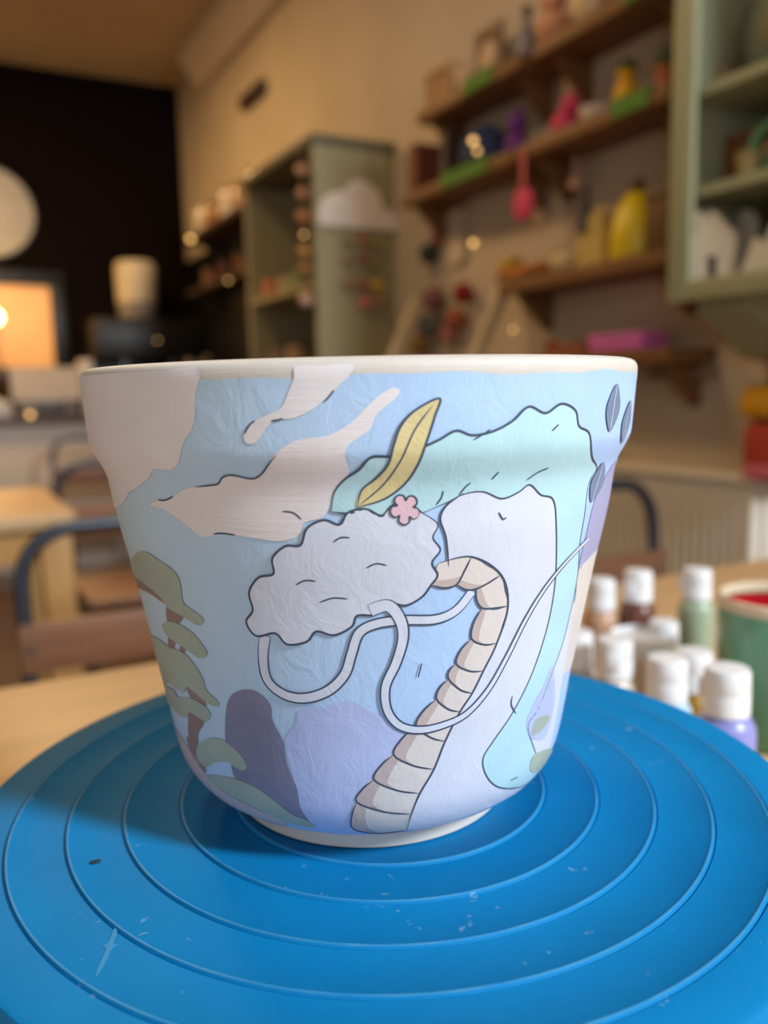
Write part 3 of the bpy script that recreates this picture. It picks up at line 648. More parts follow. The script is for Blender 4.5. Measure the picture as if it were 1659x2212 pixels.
blob('vase', 'cream ceramic vase on the nearer upper shelf', 'vase', 1268, Z1, [('vase_body', lambda b: b.lathe([(0, 0), (.03, 0), (.048, .04), (.05, .08), (.034, .13), (.024, .16), (.028, .18), (.024, .18), (.019, .16), (0, .15)], 26), M_('cream_ceramic', (216, 192, 146), .35)), ('neck_band', lambda b: b.lathe([(.0245, .152), (.026, .155), (.026, .162), (.0245, .166)], 26), M_('cream_trim', (180, 140, 90)))])
blob('jug', 'orange tan jug next to turf on the nearer upper shelf', 'jug', 1348, Z1, [('jug_body', lambda b: b.lathe([(0, 0), (.034, 0), (.05, .05), (.05, .10), (.03, .15), (.032, .18), (.028, .18), (.026, .15), (0, .14)], 26), M_('tan_ceramic', (206, 142, 84), .4)), ('handle', lambda b: b.tube([(0, -.045, .06), (0, -.075, .08), (0, -.07, .12), (0, -.032, .145)], .007, 8), M_('tan_ceramic', (206, 142, 84), .4))])
blob('glass_bottle', 'grey glass bottle between the two upper shelf boards', 'bottle', 1136, Z1, [('bottle_body', lambda b: b.lathe([(0, 0), (.026, 0), (.028, .004), (.028, .07), (.012, .10), (.012, .13), (0, .13)], 20), M_('grey_glass', (120, 118, 126), .2)), ('stopper', lambda b: b.lathe([(0, .128), (.014, .128), (.014, .148), (0, .15)], 16), M_('cork_dark', (60, 42, 34)))])
blob('wooden_figure', 'small cream wooden figure before the beige card frame', 'ornament', 1006, Z1, [('body', lambda b: b.lathe([(0, 0), (.024, 0), (.022, .03), (.012, .06), (0, .065)], 18), M_('pale_wood', (190, 156, 120))), ('head', lambda b: b.ball((0, 0, .078), .016, 12), M_('pale_wood', (190, 156, 120)))], XR - .13)
# lower shelf
yel = M_('yellow_glaze', (226, 196, 22), .4)
blob('yellow_pot', 'bright yellow lidded pot on the lower shelf', 'pot', 1368, Z3, [('pot_body', lambda b: b.lathe([(0, 0), (.060, 0), (.063, .006), (.061, .06), (.048, .12), (.032, .135), (0, .135)], 30), yel), ('lid', lambda b: b.lathe([(.034, .132), (.036, .138), (.026, .152), (0, .156)], 24), yel), ('lid_knob', lambda b: b.ball((0, 0, .172), .018, 12), M_('knob_brown', (96, 64, 40)))])
blob('paper_bag', 'pale yellow paper bag left of the yellow pot', 'bag', 1288, Z3, [('bag_body', lambda b: b.prism([(-.05, 0), (.05, 0), (.045, .09), (.03, .125), (-.03, .125), (-.045, .09)], 'x', -.03, .03), M_('straw_paper', (198, 172, 96))), ('folded_top', lambda b: b.box(-.012, .012, -.032, .032, .12, .145, .003), M_('straw_paper2', (206, 180, 120)))])
blob('wooden_box', 'dark brown wooden box right of the yellow pot', 'box', 1452, Z3, [('box_body', lambda b: b.box(-.05, .05, -.045, .045, 0, .115, .003), M_('box_brown', (96, 66, 24))), ('box_lid', lambda b: b.box(-.053, .053, -.048, .048, .115, .13, .003), M_('box_brown', (96, 66, 24)))])
blob('toy_car', 'yellow and orange toy car at the far end of the lower shelf', 'toy', 1128, Z3, [('car_body', lambda b: b.box(-.03, .03, -.10, .09, .012, .045, .010), M_('toy_orange', (190, 110, 44))), ('cab', lambda b: b.box(-.026, .026, .02, .09, .045, .075, .012), M_('toy_ochre', (190, 156, 40)))] + [('wheel', (lambda yy, xx: lambda b: b.lathe([(0, -.006), (.014, -.006), (.014, .006), (0, .006)], 16, (xx, yy, .014), 'x'))(yy, xx), M_('toy_tyre', (40, 32, 28))) for yy in (-.07, .06) for xx in (-.03, .03)])
blob('bird_figure', 'cream bird figure near the middle of the lower shelf', 'ornament', 1214, Z3, [('body', lambda b: b.ball((0, 0, .032), .030, 14, 1, 1.5, 1), M_('bird_cream', (206, 188, 140))), ('head', lambda b: b.ball((0, .036, .066), .018, 12), M_('bird_cream', (206, 188, 140))), ('beak', lambda b: b.lathe([(.006, 0), (0, .016)], 10, (0, .052, .064), 'y'), M_('beak', (190, 140, 50))), ('tail', lambda b: b.tube([(0, -.03, .04), (0, -.065, .062)], [.014, .004], 8), M_('bird_cream', (206, 188, 140)))])
blob('pink_box', 'long bright pink box on the lowest shelf', 'box', 1352, Z4, [('box_body', lambda b: b.box(-.04, .04, -.09, .09, 0, .028, .003), M_('neon_pink', (214, 104, 184))), ('box_lid', lambda b: b.box(-.043, .043, -.093, .093, .028, .040, .003), M_('neon_pink2', (222, 120, 196)))], XR - .10)
blob('ball_ornament', 'dark red ball ornament on the lowest shelf', 'ornament', 1192, Z4, [('ball', lambda b: b.ball((0, 0, .022), .022, 16), M_('dark_red', (128, 26, 36))), ('cap', lambda b: b.lathe([(0, .042), (.006, .042), (.006, .050), (0, .050)], 12), M_('gold_cap', (190, 150, 70), .3, metal=1))])
blob('wooden_tray', 'brown wooden tray between the red ball and the pink box', 'tray', 1250, Z4, [('tray_base', lambda b: b.box(-.05, .05, -.07, .07, 0, .008), M_('tray_brown', (150, 84, 52))), ('tray_edge', lambda b: [b.box(-.05, .05, -.07, -.064, .008, .026), b.box(-.05, .05, .064, .07, .008, .026), b.box(-.05, -.044, -.064, .064, .008, .026), b.box(.044, .05, -.064, .064, .008, .026)], M_('tray_brown', (150, 84, 52)))])
# hanging things under the shelves
def hang(name, label, cat, px, py, ztop, parts, x=None):
    X = XR - DX - .006 if x is None else x
    p = atX(px, py, X); t = thing(name, label, cat, p)
    for pn, fn, m in parts(ztop - p.z):
        b = MB(); fn(b); b.build(pn, m, t)
    return t
def heart(b, r, y0=0, z0=0, w=.012):
    o = [(y0 + r * .066 * 16 * math.sin(k) ** 3, z0 + r * .066 * (13 * math.cos(k) - 5 * math.cos(2 * k) - 2 * math.cos(3 * k) - math.cos(4 * k))) for k in [2 * math.pi * i / 28 for i in range(28)]]
    b.prism(o, 'x', -w / 2, w / 2)
hang('hanging_charm', 'hot pink round charm on a pink ribbon under the middle shelf', 'ornament', 1130, 440, Z2 - .02, lambda h: [
    ('disc', lambda b: b.lathe([(0, -.006), (.036, -.006), (.042, -.002), (.042, .002), (.036, .006), (0, .006)], 28, (0, 0, 0), 'x'), pinkf), ('ribbon', lambda b: [b.box(-.0015, .0015, -.010, .010, .038, h)], M_('pink_ribbon', (196, 84, 96))), ('knot', lambda b: b.ball((0, 0, .044), .010, 10), M_('pink_ribbon', (196, 84, 96)))])
hang('hanging_charm', 'small cream disc charm hanging right of the pink one', 'ornament', 1162, 472, Z2 - .036, lambda h: [('disc', lambda b: b.lathe([(0, -.004), (.022, -.004), (.024, 0), (.022, .004), (0, .004)], 24, (0, 0, 0), 'x'), M_('cream_disc', (196, 160, 128))), ('cord', lambda b: b.tube([(0, 0, .022), (0, 0, h)], .0012, 6), M_('jute', (150, 120, 84)))], XR - .10)
hang('hanging_tassel', 'slate grey tassel hanging left of the yellow pot', 'ornament', 1262, 450, Z2 - .036, lambda h: [('tassel_skirt', lambda b: b.lathe([(0, -.055), (.022, -.055), (.016, 0), (.012, .03), (0, .034)], 16), M_('slate_yarn', (86, 82, 84), .9)), ('bead', lambda b: b.ball((0, 0, .046), .014, 12), M_('slate_bead', (100, 92, 90))), ('cord', lambda b: b.tube([(0, 0, .05), (0, 0, h)], .0015, 6), M_('jute', (150, 120, 84)))], XR - .10)
hang('hanging_tassel', 'pale pink tassel hanging above the slate grey one', 'ornament', 1244, 372, Z2 - .036, lambda h: [('tassel_skirt', lambda b: b.lathe([(0, -.04), (.020, -.04), (.012, 0), (.008, .02), (0, .024)], 16), M_('blush_yarn', (190, 150, 128), .9)), ('bead', lambda b: b.ball((0, 0, .028), .010, 12), M_('blush_bead', (196, 160, 140))), ('cord', lambda b: b.tube([(0, 0, .03), (0, 0, h)], .0015, 6), M_('jute', (150, 120, 84)))], XR - .06)
def wallbit(name, label, px, py, parts):
    t = thing(name, label, 'ornament', atX(px, py, XR - .012))
    for pn, fn, m in parts:
        b = MB(); fn(b); b.build(pn, m, t)
wallbit('wall_banner', 'cream fabric banner on the wall left of the leaning rack', 985, 510, [('cloth', lambda b: b.prism([(-.05, .09), (.05, .09), (.05, -.07), (0, -.10), (-.05, -.07)], 'x', -.003, .003), M_('cream_cloth', (206, 186, 160), .9)), ('dowel', lambda b: b.tube([(0, -.058, .09), (0, .058, .09)], .005, 8), shw)])
wallbit('wall_banner', 'faded pink fabric banner left of the cream one', 944, 485, [('cloth', lambda b: b.prism([(-.03, .07), (.03, .07), (.03, -.06), (0, -.08), (-.03, -.06)], 'x', -.003, .003), M_('pink_cloth', (186, 112, 96), .9)), ('dowel', lambda b: b.tube([(0, -.036, .07), (0, .036, .07)], .004, 8), shw)])
for lb, px, py, r, c in [('dark green pompom on the wall under the pink banner', 926, 548, .034, (50, 62, 40)), ('dark red pompom on the wall between the rack rails', 1000, 634, .034, (138, 36, 36)), ('mauve pompom on the wall inside the rack', 936, 646, .040, (128, 84, 84)),
                         ('grey blue pompom low on the wall inside the rack', 926, 704, .042, (104, 100, 96)), ('rust pompom beside the near rail of the rack', 985, 690, .036, (160, 82, 56)), ('pale pink pompom under the rust one', 968, 722, .03, (186, 120, 104)), ('ochre pompom at the bottom of the rack', 905, 745, .034, (150, 110, 50))]:
    rgb = c; t = thing('pompom', lb, 'ornament', atX(px, py, XR - r), 0, 'pompoms on the wall behind the leaning rack')
    MB().ball((0, 0, 0), r, 16).build('yarn_ball', M_('yarn_%d_%d_%d' % rgb, rgb, .95, bump=.8, bscale=120), t); MB().tube([(0, 0, r * .9), (r * .6, 0, r * 1.5)], .0015, 6).build('loop', M_('jute', (150, 120, 84)), t)
# leaning rack
rackm = mat('bleached_wood', (186, 166, 134), .6, .1, 8, .08, 40, stretch=(6, 6, 1))
ta = atX(1088, 596, XR - .11); tb = atX(896, 632, XR - .11)
rk = thing('leaning_rack', 'pale wooden rack leaning against the wall below the shelves', 'rack', (XR - .78, (ta.y + tb.y) / 2, 0))
hy = (tb.y - ta.y) / 2; lx = .78 - .10
for sgn in (-1, 1):
    MB().tube([(0, sgn * hy, .0), (lx, sgn * hy, 1.30)], .021, 4).build('rail', rackm, rk, False)
for zz in (.12, .40, .66): MB().tube([(lx * zz / 1.3, -hy, zz), (lx * zz / 1.3, hy, zz)], .012, 8).build('rung', rackm, rk)

# ------------------------------------------------------------------ sage wall cabinet, right
sage = mat('sage_paint_wood', (158, 162, 130), .5, .06, 5, .05, 40)
sagei = mat('sage_paint_inside', (104, 116, 104), .6, .06, 5)
CX, CD = XR - .24, .24
cb = atX(1452, 640, CX); CY1 = cb.y; CY0 = CY1 - .80; CZ0 = 1.175; CZ1 = 2.02
cab = thing('wall_cabinet', 'open sage green wall cabinet with three shelves at the right edge', 'cabinet', (XR, CY1, CZ0)); H = CZ1 - CZ0; Lc = CY1 - CY0
MB().box(-CD, 0, -.022, 0, 0, H).build('side_panel', sage, cab, False); MB().box(-CD, 0, -Lc, -Lc + .022, 0, H).build('side_panel', sage, cab, False)
MB().box(-CD, 0, -Lc + .022, -.022, 0, .022).build('bottom_panel', sage, cab, False); MB().box(-CD, 0, -Lc + .022, -.022, H - .022, H).build('top_panel', sage, cab, False)
MB().box(-.010, -.001, -Lc + .022, -.022, .022, H - .022).build('back_panel', M_('back_brown', (120, 92, 60)), cab, False)
s1z = atX(1510, 402, CX).z - CZ0; s2z = atX(1510, 186, CX).z - CZ0
for zz in (s1z, s2z): MB().box(-CD + .004, -.010, -Lc + .022, -.022, zz - .018, zz).build('shelf_board', sage, cab, False)
MB().box(-CD - .012, -CD, -.052, .004, -.01, H + .01, .003).build('face_stile', sage, cab)
MB().box(-CD - .012, -CD, -Lc + .0, -.052, -.01, .03, .003).build('face_rail', sage, cab); MB().box(-CD - .012, -CD, -Lc, -.052, H - .03, H + .01, .003).build('face_rail', sage, cab)
MB().prism([(0, -.0005), (-.20, -.0005), (-.20, -.03), (-.17, -.05), (-.10, -.085), (-.075, -.115), (-.03, -.125), (0, -.125)], 'y', -.15, -.03).build('corbel', sage, cab)
def incab(px, z, x=None): X = CX + .08 if x is None else x; p = atX(px, 830, X); return Vector((X, p.y, z))
def cabthing(name, label, cat, px, zoff, parts, x=None):
    t = thing(name, label, cat, incab(px, CZ0 + zoff, x))
    for pn, fn, m in parts: b = MB(); fn(b); b.build(pn, m, t)
    return t
gp = M_('grey_green_plate', (112, 116, 92), .4)
cabthing('plate', 'round grey green plate standing on the top cabinet shelf', 'plate', 1645, s2z + .001, [('dish', lambda b: b.lathe([(0, -.004), (.05, -.006), (.085, .004), (.088, .008), (.082, .008), (.05, 0), (0, 0)], 36, (0, 0, .088), 'x'), gp), ('plate_centre', lambda b: b.lathe([(0, -.0075), (.03, -.0075), (.034, -.006), (0, -.005)], 30, (0, 0, .088), 'x'), M_('plate_centre', (136, 122, 84), .4))])
cabthing('wooden_cup', 'small tan cup inside the top cabinet shelf', 'cup', 1532, s2z + .001, [('cup_body', lambda b: b.lathe([(0, 0), (.022, 0), (.026, .06), (.023, .06), (.02, .006), (0, .006)], 20), M_('tan_cup', (150, 122, 84))), ('cup_handle', lambda b: b.tube([(-.024, 0, .045), (-.04, 0, .04), (-.04, 0, .02), (-.023, 0, .014)], .004, 8), M_('tan_cup', (150, 122, 84)))], CX + .10)
mg2 = M_('mint_felt', (104, 150, 104), .8)
cabthing('arch_ornament', 'mint green arch ornament on the middle cabinet shelf', 'ornament', 1652, s1z + .001, [('outer_arch', lambda b: b.tube([(0, .05 * math.cos(a), .05 + .05 * math.sin(a)) for a in [math.pi * k / 12 for k in range(13)]], .012, 10), mg2), ('inner_arch', lambda b: b.tube([(0, .027 * math.cos(a), .03 + .03 * math.sin(a)) for a in [math.pi * k / 12 for k in range(13)]], .009, 10), M_('sand_felt', (170, 140, 90), .8)), ('arch_base', lambda b: b.box(-.014, .014, -.064, .064, 0, .04, .006), mg2)])
cabthing('wooden_block', 'rust brown block at the back of the middle cabinet shelf', 'block', 1592, s1z + .001, [('block_body', lambda b: b.box(-.03, .03, -.05, .05, 0, .10, .006), M_('rust_block', (136, 82, 44))), ('block_top', lambda b: b.box(-.032, .032, -.052, .052, .10, .112, .004), M_('rust_block2', (150, 100, 60)))], CX + .14)
cabthing('small_cup', 'straw coloured cup by the mint arch in the cabinet', 'cup', 1598, s1z + .001, [('cup_body', lambda b: b.lathe([(0, 0), (.018, 0), (.024, .045), (.021, .045), (.016, .005), (0, .005)], 20), M_('straw_cup', (160, 140, 90))), ('cup_rim', lambda b: b.lathe([(.0242, .043), (.0252, .045), (.0235, .048), (.021, .046)], 20), M_('straw_cup', (160, 140, 90)))], CX + .05)
lw = M_('white_letter', (212, 200, 180), .6)
def lett(label, px, x, strokes, rzv):
    p = incab(px, CZ0 + .0225, x); t = thing('white_ornament', label, 'ornament', p, rzv, 'white cut out ornaments on the lowest cabinet shelf')
    for q in strokes: MB().prism(q, 'x', -.012, .012).build('cutout', lw, t, False)
lett('white house shaped ornament nearest the cabinet stile', 1532, CX + .02, [[(-.045, 0), (-.012, 0), (-.012, .05), (.012, .05), (.012, 0), (.045, 0), (.045, .085), (0, .135), (-.045, .085)], [(.02, .11), (.034, .095), (.034, .135), (.02, .135)]], .25)
lett('white tree shaped ornament in the middle of the lowest cabinet shelf', 1600, CX + .10, [[(-.010, 0), (.010, 0), (.010, .02), (-.010, .02)], [(-.05, .02), (.05, .02), (.022, .06), (.038, .06), (.014, .098), (.026, .098), (0, .14), (-.026, .098), (-.014, .098), (-.038, .06), (-.022, .06)]], -.2)
lett('white mountain shaped ornament at the frame edge of the lowest cabinet shelf', 1656, CX + .03, [[(-.075, 0), (.06, 0), (.03, .07), (.012, .055), (-.02, .12), (-.045, .06)]], .1)
cabthing('thread_spool', 'small black spool on the lowest cabinet shelf by the stile', 'spool', 1500, .0225, [('spool_core', lambda b: b.lathe([(0, .006), (.010, .006), (.010, .03), (0, .03)], 16), M_('black_spool', (30, 32, 28))), ('flange', lambda b: b.lathe([(0, 0), (.015, 0), (.015, .006), (0, .006)], 16), M_('black_spool', (30, 32, 28))), ('flange', lambda b: b.lathe([(0, .03), (.015, .03), (.015, .036), (0, .036)], 16), M_('black_spool', (30, 32, 28)))], CX + .03)

# ------------------------------------------------------------------ tall olive shelving unit, middle
olive = mat('olive_paint_wood', (150, 140, 104), .55, .05, 5)
olived = mat('olive_trim', (92, 88, 62), .6)
q = atX(855, 560, XR); UY0 = q.y; UD = .325; UW = .74; UZ = 1.895
un = thing('shelving_unit', 'tall olive open shelving unit with a white cloud on its side', 'shelving unit', (XR, UY0, 0))
MB().box(-UD, 0, 0, .022, 0, UZ - .03).build('side_panel', olive, un, False); MB().box(-UD, 0, UW - .022, UW, 0, UZ - .03).build('side_panel', olive, un, False)
MB().box(-UD - .012, 0, -.012, UW + .012, UZ - .03, UZ, .003).build('top_board', olived, un)
MB().box(-.010, 0, .022, UW - .022, .05, UZ - .03).build('back_panel', M_('unit_back', (120, 110, 96)), un, False)
for zz in (.08, .42, .76, 1.075, 1.395): MB().box(-UD + .004, -.010, .022, UW - .022, zz - .02, zz).build('shelf_board', olive, un, False)
cl = [(-.145, 0), (.14, 0), (.155, .015), (.15, .045), (.12, .07), (.095, .08), (.085, .12), (.05, .15), (.005, .165), (-.035, .15), (-.06, .12), (-.10, .115), (-.14, .09), (-.16, .05), (-.16, .015)]
cp_ = atY(776, 492, UY0 - .008)
cloud = thing('cloud_sign', 'white cloud shaped wooden sign on the olive unit side', 'sign', (cp_.x, UY0, cp_.z))
MB().prism(smoothc(cl, 4), 'y', -.014, -.0005).build('cloud_board', M_('cloud_white', (222, 208, 196), .6), cloud)
beads = [(748, [(520, (150, 128, 96)), (565, (140, 112, 84)), (612, (150, 116, 88))]), (780, [(520, (164, 96, 56)), (560, (140, 86, 58)), (615, (160, 96, 62)), (655, (206, 118, 106))]), (810, [(525, (150, 130, 70)), (570, (140, 126, 76)), (618, (198, 166, 40)), (652, (170, 120, 92))])]
for px, lst in beads:
    y1 = lst[-1][0]; a = atY(px, 492, UY0 - .012); b_ = atY(px, y1, UY0 - .012)
    st = thing('bead_string', {748: 'leftmost string of beige felt beads under the cloud sign', 780: 'middle bead string with orange and pink felt beads under cloud sign', 810: 'rightmost bead string with a yellow bead under cloud sign'}[px], 'ornament', (a.x, UY0 - .022, b_.z), 0, 'felt bead strings under the cloud')
    MB().tube([(0, 0, 0), (0, .008, a.z - b_.z + .004)], .0015, 6).build('string', M_('jute', (150, 120, 84)), st)
    for yy, c in lst:
        zz = atY(px, yy, UY0 - .012).z - b_.z
        MB().ball((0, 0, zz), .021 if yy > 600 else .018, 14).build('felt_bead', M_('felt_%d_%d_%d' % c, c, .9), st)
def inunit(px, z, x): p = atX(px, 830, x); return Vector((x, p.y, z))
XU = XR - UD + .06
for i, (px, c, r, lb) in enumerate([(592, (196, 120, 84), .030, 'coral ceramic pot on the unit shelf'), (622, (190, 170, 120), .026, 'straw ceramic pot on the unit shelf'), (648, (150, 160, 110), .026, 'moss green ceramic pot on the unit shelf'), (584, (186, 150, 130), .014, 'pale pink ceramic pot at the far end of the unit shelf')]):
    t = thing('small_pot', lb, 'pot', inunit(px, 1.3955, XU), 0, 'small pots on the unit shelf')
    m = M_('pot_%d_%d_%d' % c, c, .4); MB().lathe([(0, 0), (r * .8, 0), (r, r * .6), (r * 1.05, r * 1.8), (r * .8, r * 2.4), (r * .7, r * 2.3), (0, r * 1.8)], 20).build('pot_body', m, t); MB().lathe([(r * .8, r * 2.3), (r * .9, r * 2.4), (r * .9, r * 2.6), (r * .7, r * 2.6), (r * .7, r * 2.3)], 20).build('pot_rim', m, t)
for px, c, r, lb in [(610, (110, 92, 80), .05, 'brown jar on the lower unit shelf'), (645, (150, 118, 90), .045, 'tan jar on the lower unit shelf')]:
    t = thing('jar', lb, 'jar', inunit(px, 1.0755, XU + .03), 0, 'jars on the lower unit shelf'); m = M_('jar_%d' % c[0], c, .4)
    MB().lathe([(0, 0), (r, 0), (r, .09), (r * .8, .11), (0, .11)], 22).build('jar_body', m, t); MB().lathe([(0, .11), (r * .85, .11), (r * .85, .13), (0, .132)], 22).build('lid', M_('jar_lid', (80, 60, 46)), t)
# string of ornaments down the front edge of the unit
gl = inunit(674, 1.0, XR - UD - .02)
zt = UZ - .03
st = thing('ornament_garland', 'garland of copper and cream ornaments down the unit front edge', 'garland', (XR - UD - .024, UY0 + .05, 0))
MB().tube([(0, 0, 1.30), (0, 0, zt)], .0016, 6).build('string', M_('jute', (150, 120, 84)), st)
for zz, c, r in [(1.78, (180, 130, 96), .022), (1.70, (170, 118, 84), .022), (1.62, (160, 96, 54), .026), (1.50, (176, 124, 60), .022), (1.44, (170, 110, 62), .020), (1.33, (186, 150, 128), .026)]:
    MB().ball((0, 0, zz), r, 14).build('ornament_bead', M_('orn_%d_%d' % (c[0], c[1]), c, .4), st)

# ------------------------------------------------------------------ drinks corner at the back
blackm = mat('black_enamel', (16, 14, 14), .4, .1)
bw = mat('dark_stained_wood', (58, 36, 24), .6, .15, 6)
SX = XR - .19
ja = atX(398, 540, SX); jb = atX(548, 472, SX); JZ = 1.895
js = thing('wall_shelf', 'dark stained wall shelf with glass jars beyond the olive unit', 'shelf', (XR, (ja.y + UY0 + UW + .03) / 2, JZ)); jh = (ja.y - (UY0 + UW + .03)) / 2
MB().box(-.19, 0, -jh, jh, -.03, 0, .003).build('board', bw, js)
for a in (-.8, .8): MB().prism([(0, -.03), (-.15, -.03), (0, -.16)], 'y', a * jh - .012, a * jh + .012).build('bracket', bw, js, False)
js2 = thing('wall_shelf', 'dark stained wall shelf below the jar shelf', 'shelf', (XR, (ja.y + UY0 + UW + .03) / 2, 1.60))
MB().box(-.19, 0, -jh, jh, -.03, 0, .003).build('board', bw, js2)
for a in (-.8, .8): MB().prism([(0, -.03), (-.15, -.03), (0, -.16)], 'y', a * jh - .012, a * jh + .012).build('bracket', bw, js2, False)
pan = MB().box(-.012, 0, -jh, YB - js.location.y - .002, .92, 1.86)
tag(pan.build('wall_panel', blackm, smooth=False, loc=(XR, js.location.y, 0)), 'black wall panel behind the drinks corner shelves', 'panel')
glj = M_('jar_glass', (206, 190, 156), .12, spec=.8, coat=.6)
ncol = [(196, 150, 96), (206, 190, 160), (180, 150, 120), (214, 204, 190), (160, 110, 70), (200, 186, 160)]
for i in range(6):
    yy = -jh + .22 + (2 * jh - .35) * i / 5; rr = .045 + .008 * (i % 3)
    lb = ['nearest', 'second', 'third', 'fourth', 'fifth', 'farthest'][i]
    t = thing('glass_jar', 'glass jar on the dark back shelf, %s from the olive unit' % lb, 'jar', (XR - .10, js.location.y + yy, JZ), 0, 'glass jars on the back shelf')
    hh = .13 + .03 * (i % 2)
    MB().lathe([(0, .001), (rr, .001), (rr, hh * .8), (rr * .8, hh), (0, hh)], 22).build('jar_body', M_('jarfill_%d' % i, ncol[i], .15, coat=.6), t)
    MB().lathe([(0, hh), (rr * .82, hh), (rr * .84, hh + .02), (rr * .3, hh + .03), (0, hh + .03)], 22).build('lid', M_('brass_lid', (176, 140, 80), .3, metal=.8), t)
for i in range(4):
    yy = -jh + .4 + (2 * jh - .6) * i / 3
    c = [(110, 60, 44), (120, 80, 50), (90, 52, 44), (130, 90, 60)][i]
    t = thing('tea_tin', 'brown tea tin on the lower back shelf, %s from the olive unit' % ['nearest', 'second', 'third', 'farthest'][i], 'tin', (XR - .10, js.location.y + yy, 1.60), 0, 'tea tins on the lower back shelf')
    MB().lathe([(0, 0), (.045, 0), (.045, .09), (0, .09)], 20).build('tin_body', M_('tin_%d' % c[0], c, .35, metal=.3), t); MB().lathe([(0, .09), (.047, .09), (.047, .11), (0, .112)], 20).build('lid', M_('tin_lid', (70, 44, 34), .35), t)

# back bar along the right wall / corner
bb = thing('back_bar', 'black back bar cabinet along the wall in the dark corner', 'cabinet', (XR - .30, js.location.y, 0))
MB().box(-.28, .28, -jh, jh, 0, .88, .004).build('carcass', blackm, bb); MB().box(-.30, .29, -jh - .01, jh, .88, .92, .004).build('worktop', M_('worktop_dark', (40, 30, 26), .3), bb)
for i in range(4):
    y0 = -jh + .02 + (2 * jh - .04) * i / 4; dd = MB().box(-.295, -.281, y0 + .01, y0 + (2 * jh - .04) / 4 - .01, .06, .85, .003).build('cabinet_door', blackm, bb)
    MB().tube([(-.30, y0 + .06, .60), (-.315, y0 + .06, .62), (-.315, y0 + .06, .74), (-.30, y0 + .06, .76)], .005, 6).build('handle', steel, dd)
def atbar(px, d): v = spot(px, d); return v
def barthing(name, label, cat, px, d, z, parts, grp=None):
    v = spot(px, d); t = thing(name, label, cat, (v.x, v.y, z), 0, grp)
    for pn, fn, m in parts: b = MB(); fn(b); b.build(pn, m, t)
    return t
for i, (px, d, c, lb, h, r) in enumerate([(422, 4.5, (196, 170, 120), 'cream syrup bottle on the dark back bar', .26, .04), (484, 4.2, (170, 172, 190), 'pale blue grey bottle on the back bar by the olive unit', .22, .036), (448, 4.3, (56, 92, 88), 'dark teal bottle on the back bar', .24, .036), (462, 4.65, (60, 60, 62), 'charcoal bottle on the back bar', .28, .038)]):
    barthing('syrup_bottle', lb, 'bottle', px, d, .92, [('bottle_body', (lambda h, r: lambda b: b.lathe([(0, 0), (r, 0), (r, h * .6), (r * .4, h * .78), (r * .4, h * .95), (0, h * .95)], 20))(h, r), M_('syrup_%d' % i, c, .2, coat=.4)), ('cap', (lambda h, r: lambda b: b.lathe([(0, h * .94), (r * .5, h * .94), (r * .5, h), (0, h)], 16))(h, r), M_('syrup_cap', (150, 130, 100), .4))], 'syrup bottles on the back bar')
# front counter, white
ctrw = mat('counter_white', (206, 192, 178), .5, .03)
CTY = 4.72; CX1 = .92
ct = thing('service_counter', 'white fronted service counter with dark top at the far left', 'counter', (CX1, CTY, 0))
MB().box(-3.6, 0, .0, .5, 0, .86, .004).build('carcass', ctrw, ct); MB().box(-3.62, .02, -.03, .52, .86, .895, .004).build('worktop', M_('counter_top', (96, 80, 70), .35), ct)
MB().box(-3.6, 0, -.012, -.0005, .0, .09).build('kickboard', M_('kick_grey', (120, 110, 100)), ct, False)
v = spot(112, 4.55)
till = thing('cash_till', 'grey and white cash till on the counter behind the pot', 'till', (v.x, CTY + .16, .895))
MB().box(-.15, .15, -.11, .14, 0, .09, .006).build('till_drawer', M_('till_grey', (110, 104, 104), .4), till)
MB().prism([(-.09, .09), (.10, .09), (.10, .16), (.02, .26), (-.03, .26)], 'x', -.17, .17).build('till_screen_back', M_('till_light', (172, 164, 160), .4), till)
MB().box(.18, .25, -.06, .06, .0, .30, .01).build('card_reader', M_('till_light2', (196, 188, 182), .4), till)
MB().box(-.06, .08, -.118, -.111, .02, .07, .002).build('drawer_front', M_('till_dark', (60, 56, 58), .4), till)
v = spot(-8, 4.5); bx = thing('napkin_box', 'small white napkin box left of the cash till', 'box', (v.x, CTY + .12, .895))
MB().box(-.09, .09, -.07, .07, 0, .085, .005).build('box_body', M_('napkin_white', (196, 190, 190), .5), bx); MB().box(-.05, .05, -.03, .03, .084, .10, .004).build('napkins', M_('napkin', (226, 222, 218), .8), bx)
v = spot(258, 4.8); jg = thing('milk_jug', 'white milk jug on the counter before the coffee machine', 'jug', (v.x, v.y, .895))
MB().lathe([(0, 0), (.055, 0), (.065, .05), (.06, .12), (.045, .17), (.052, .20), (.046, .20), (.04, .17), (0, .16)], 26).build('jug_body', M_('jug_white', (206, 196, 190), .3), jg); MB().tube([(.055, 0, .05), (.10, 0, .08), (.095, 0, .14), (.045, 0, .175)], .008, 8).build('handle', M_('jug_white', (206, 196, 190), .3), jg)
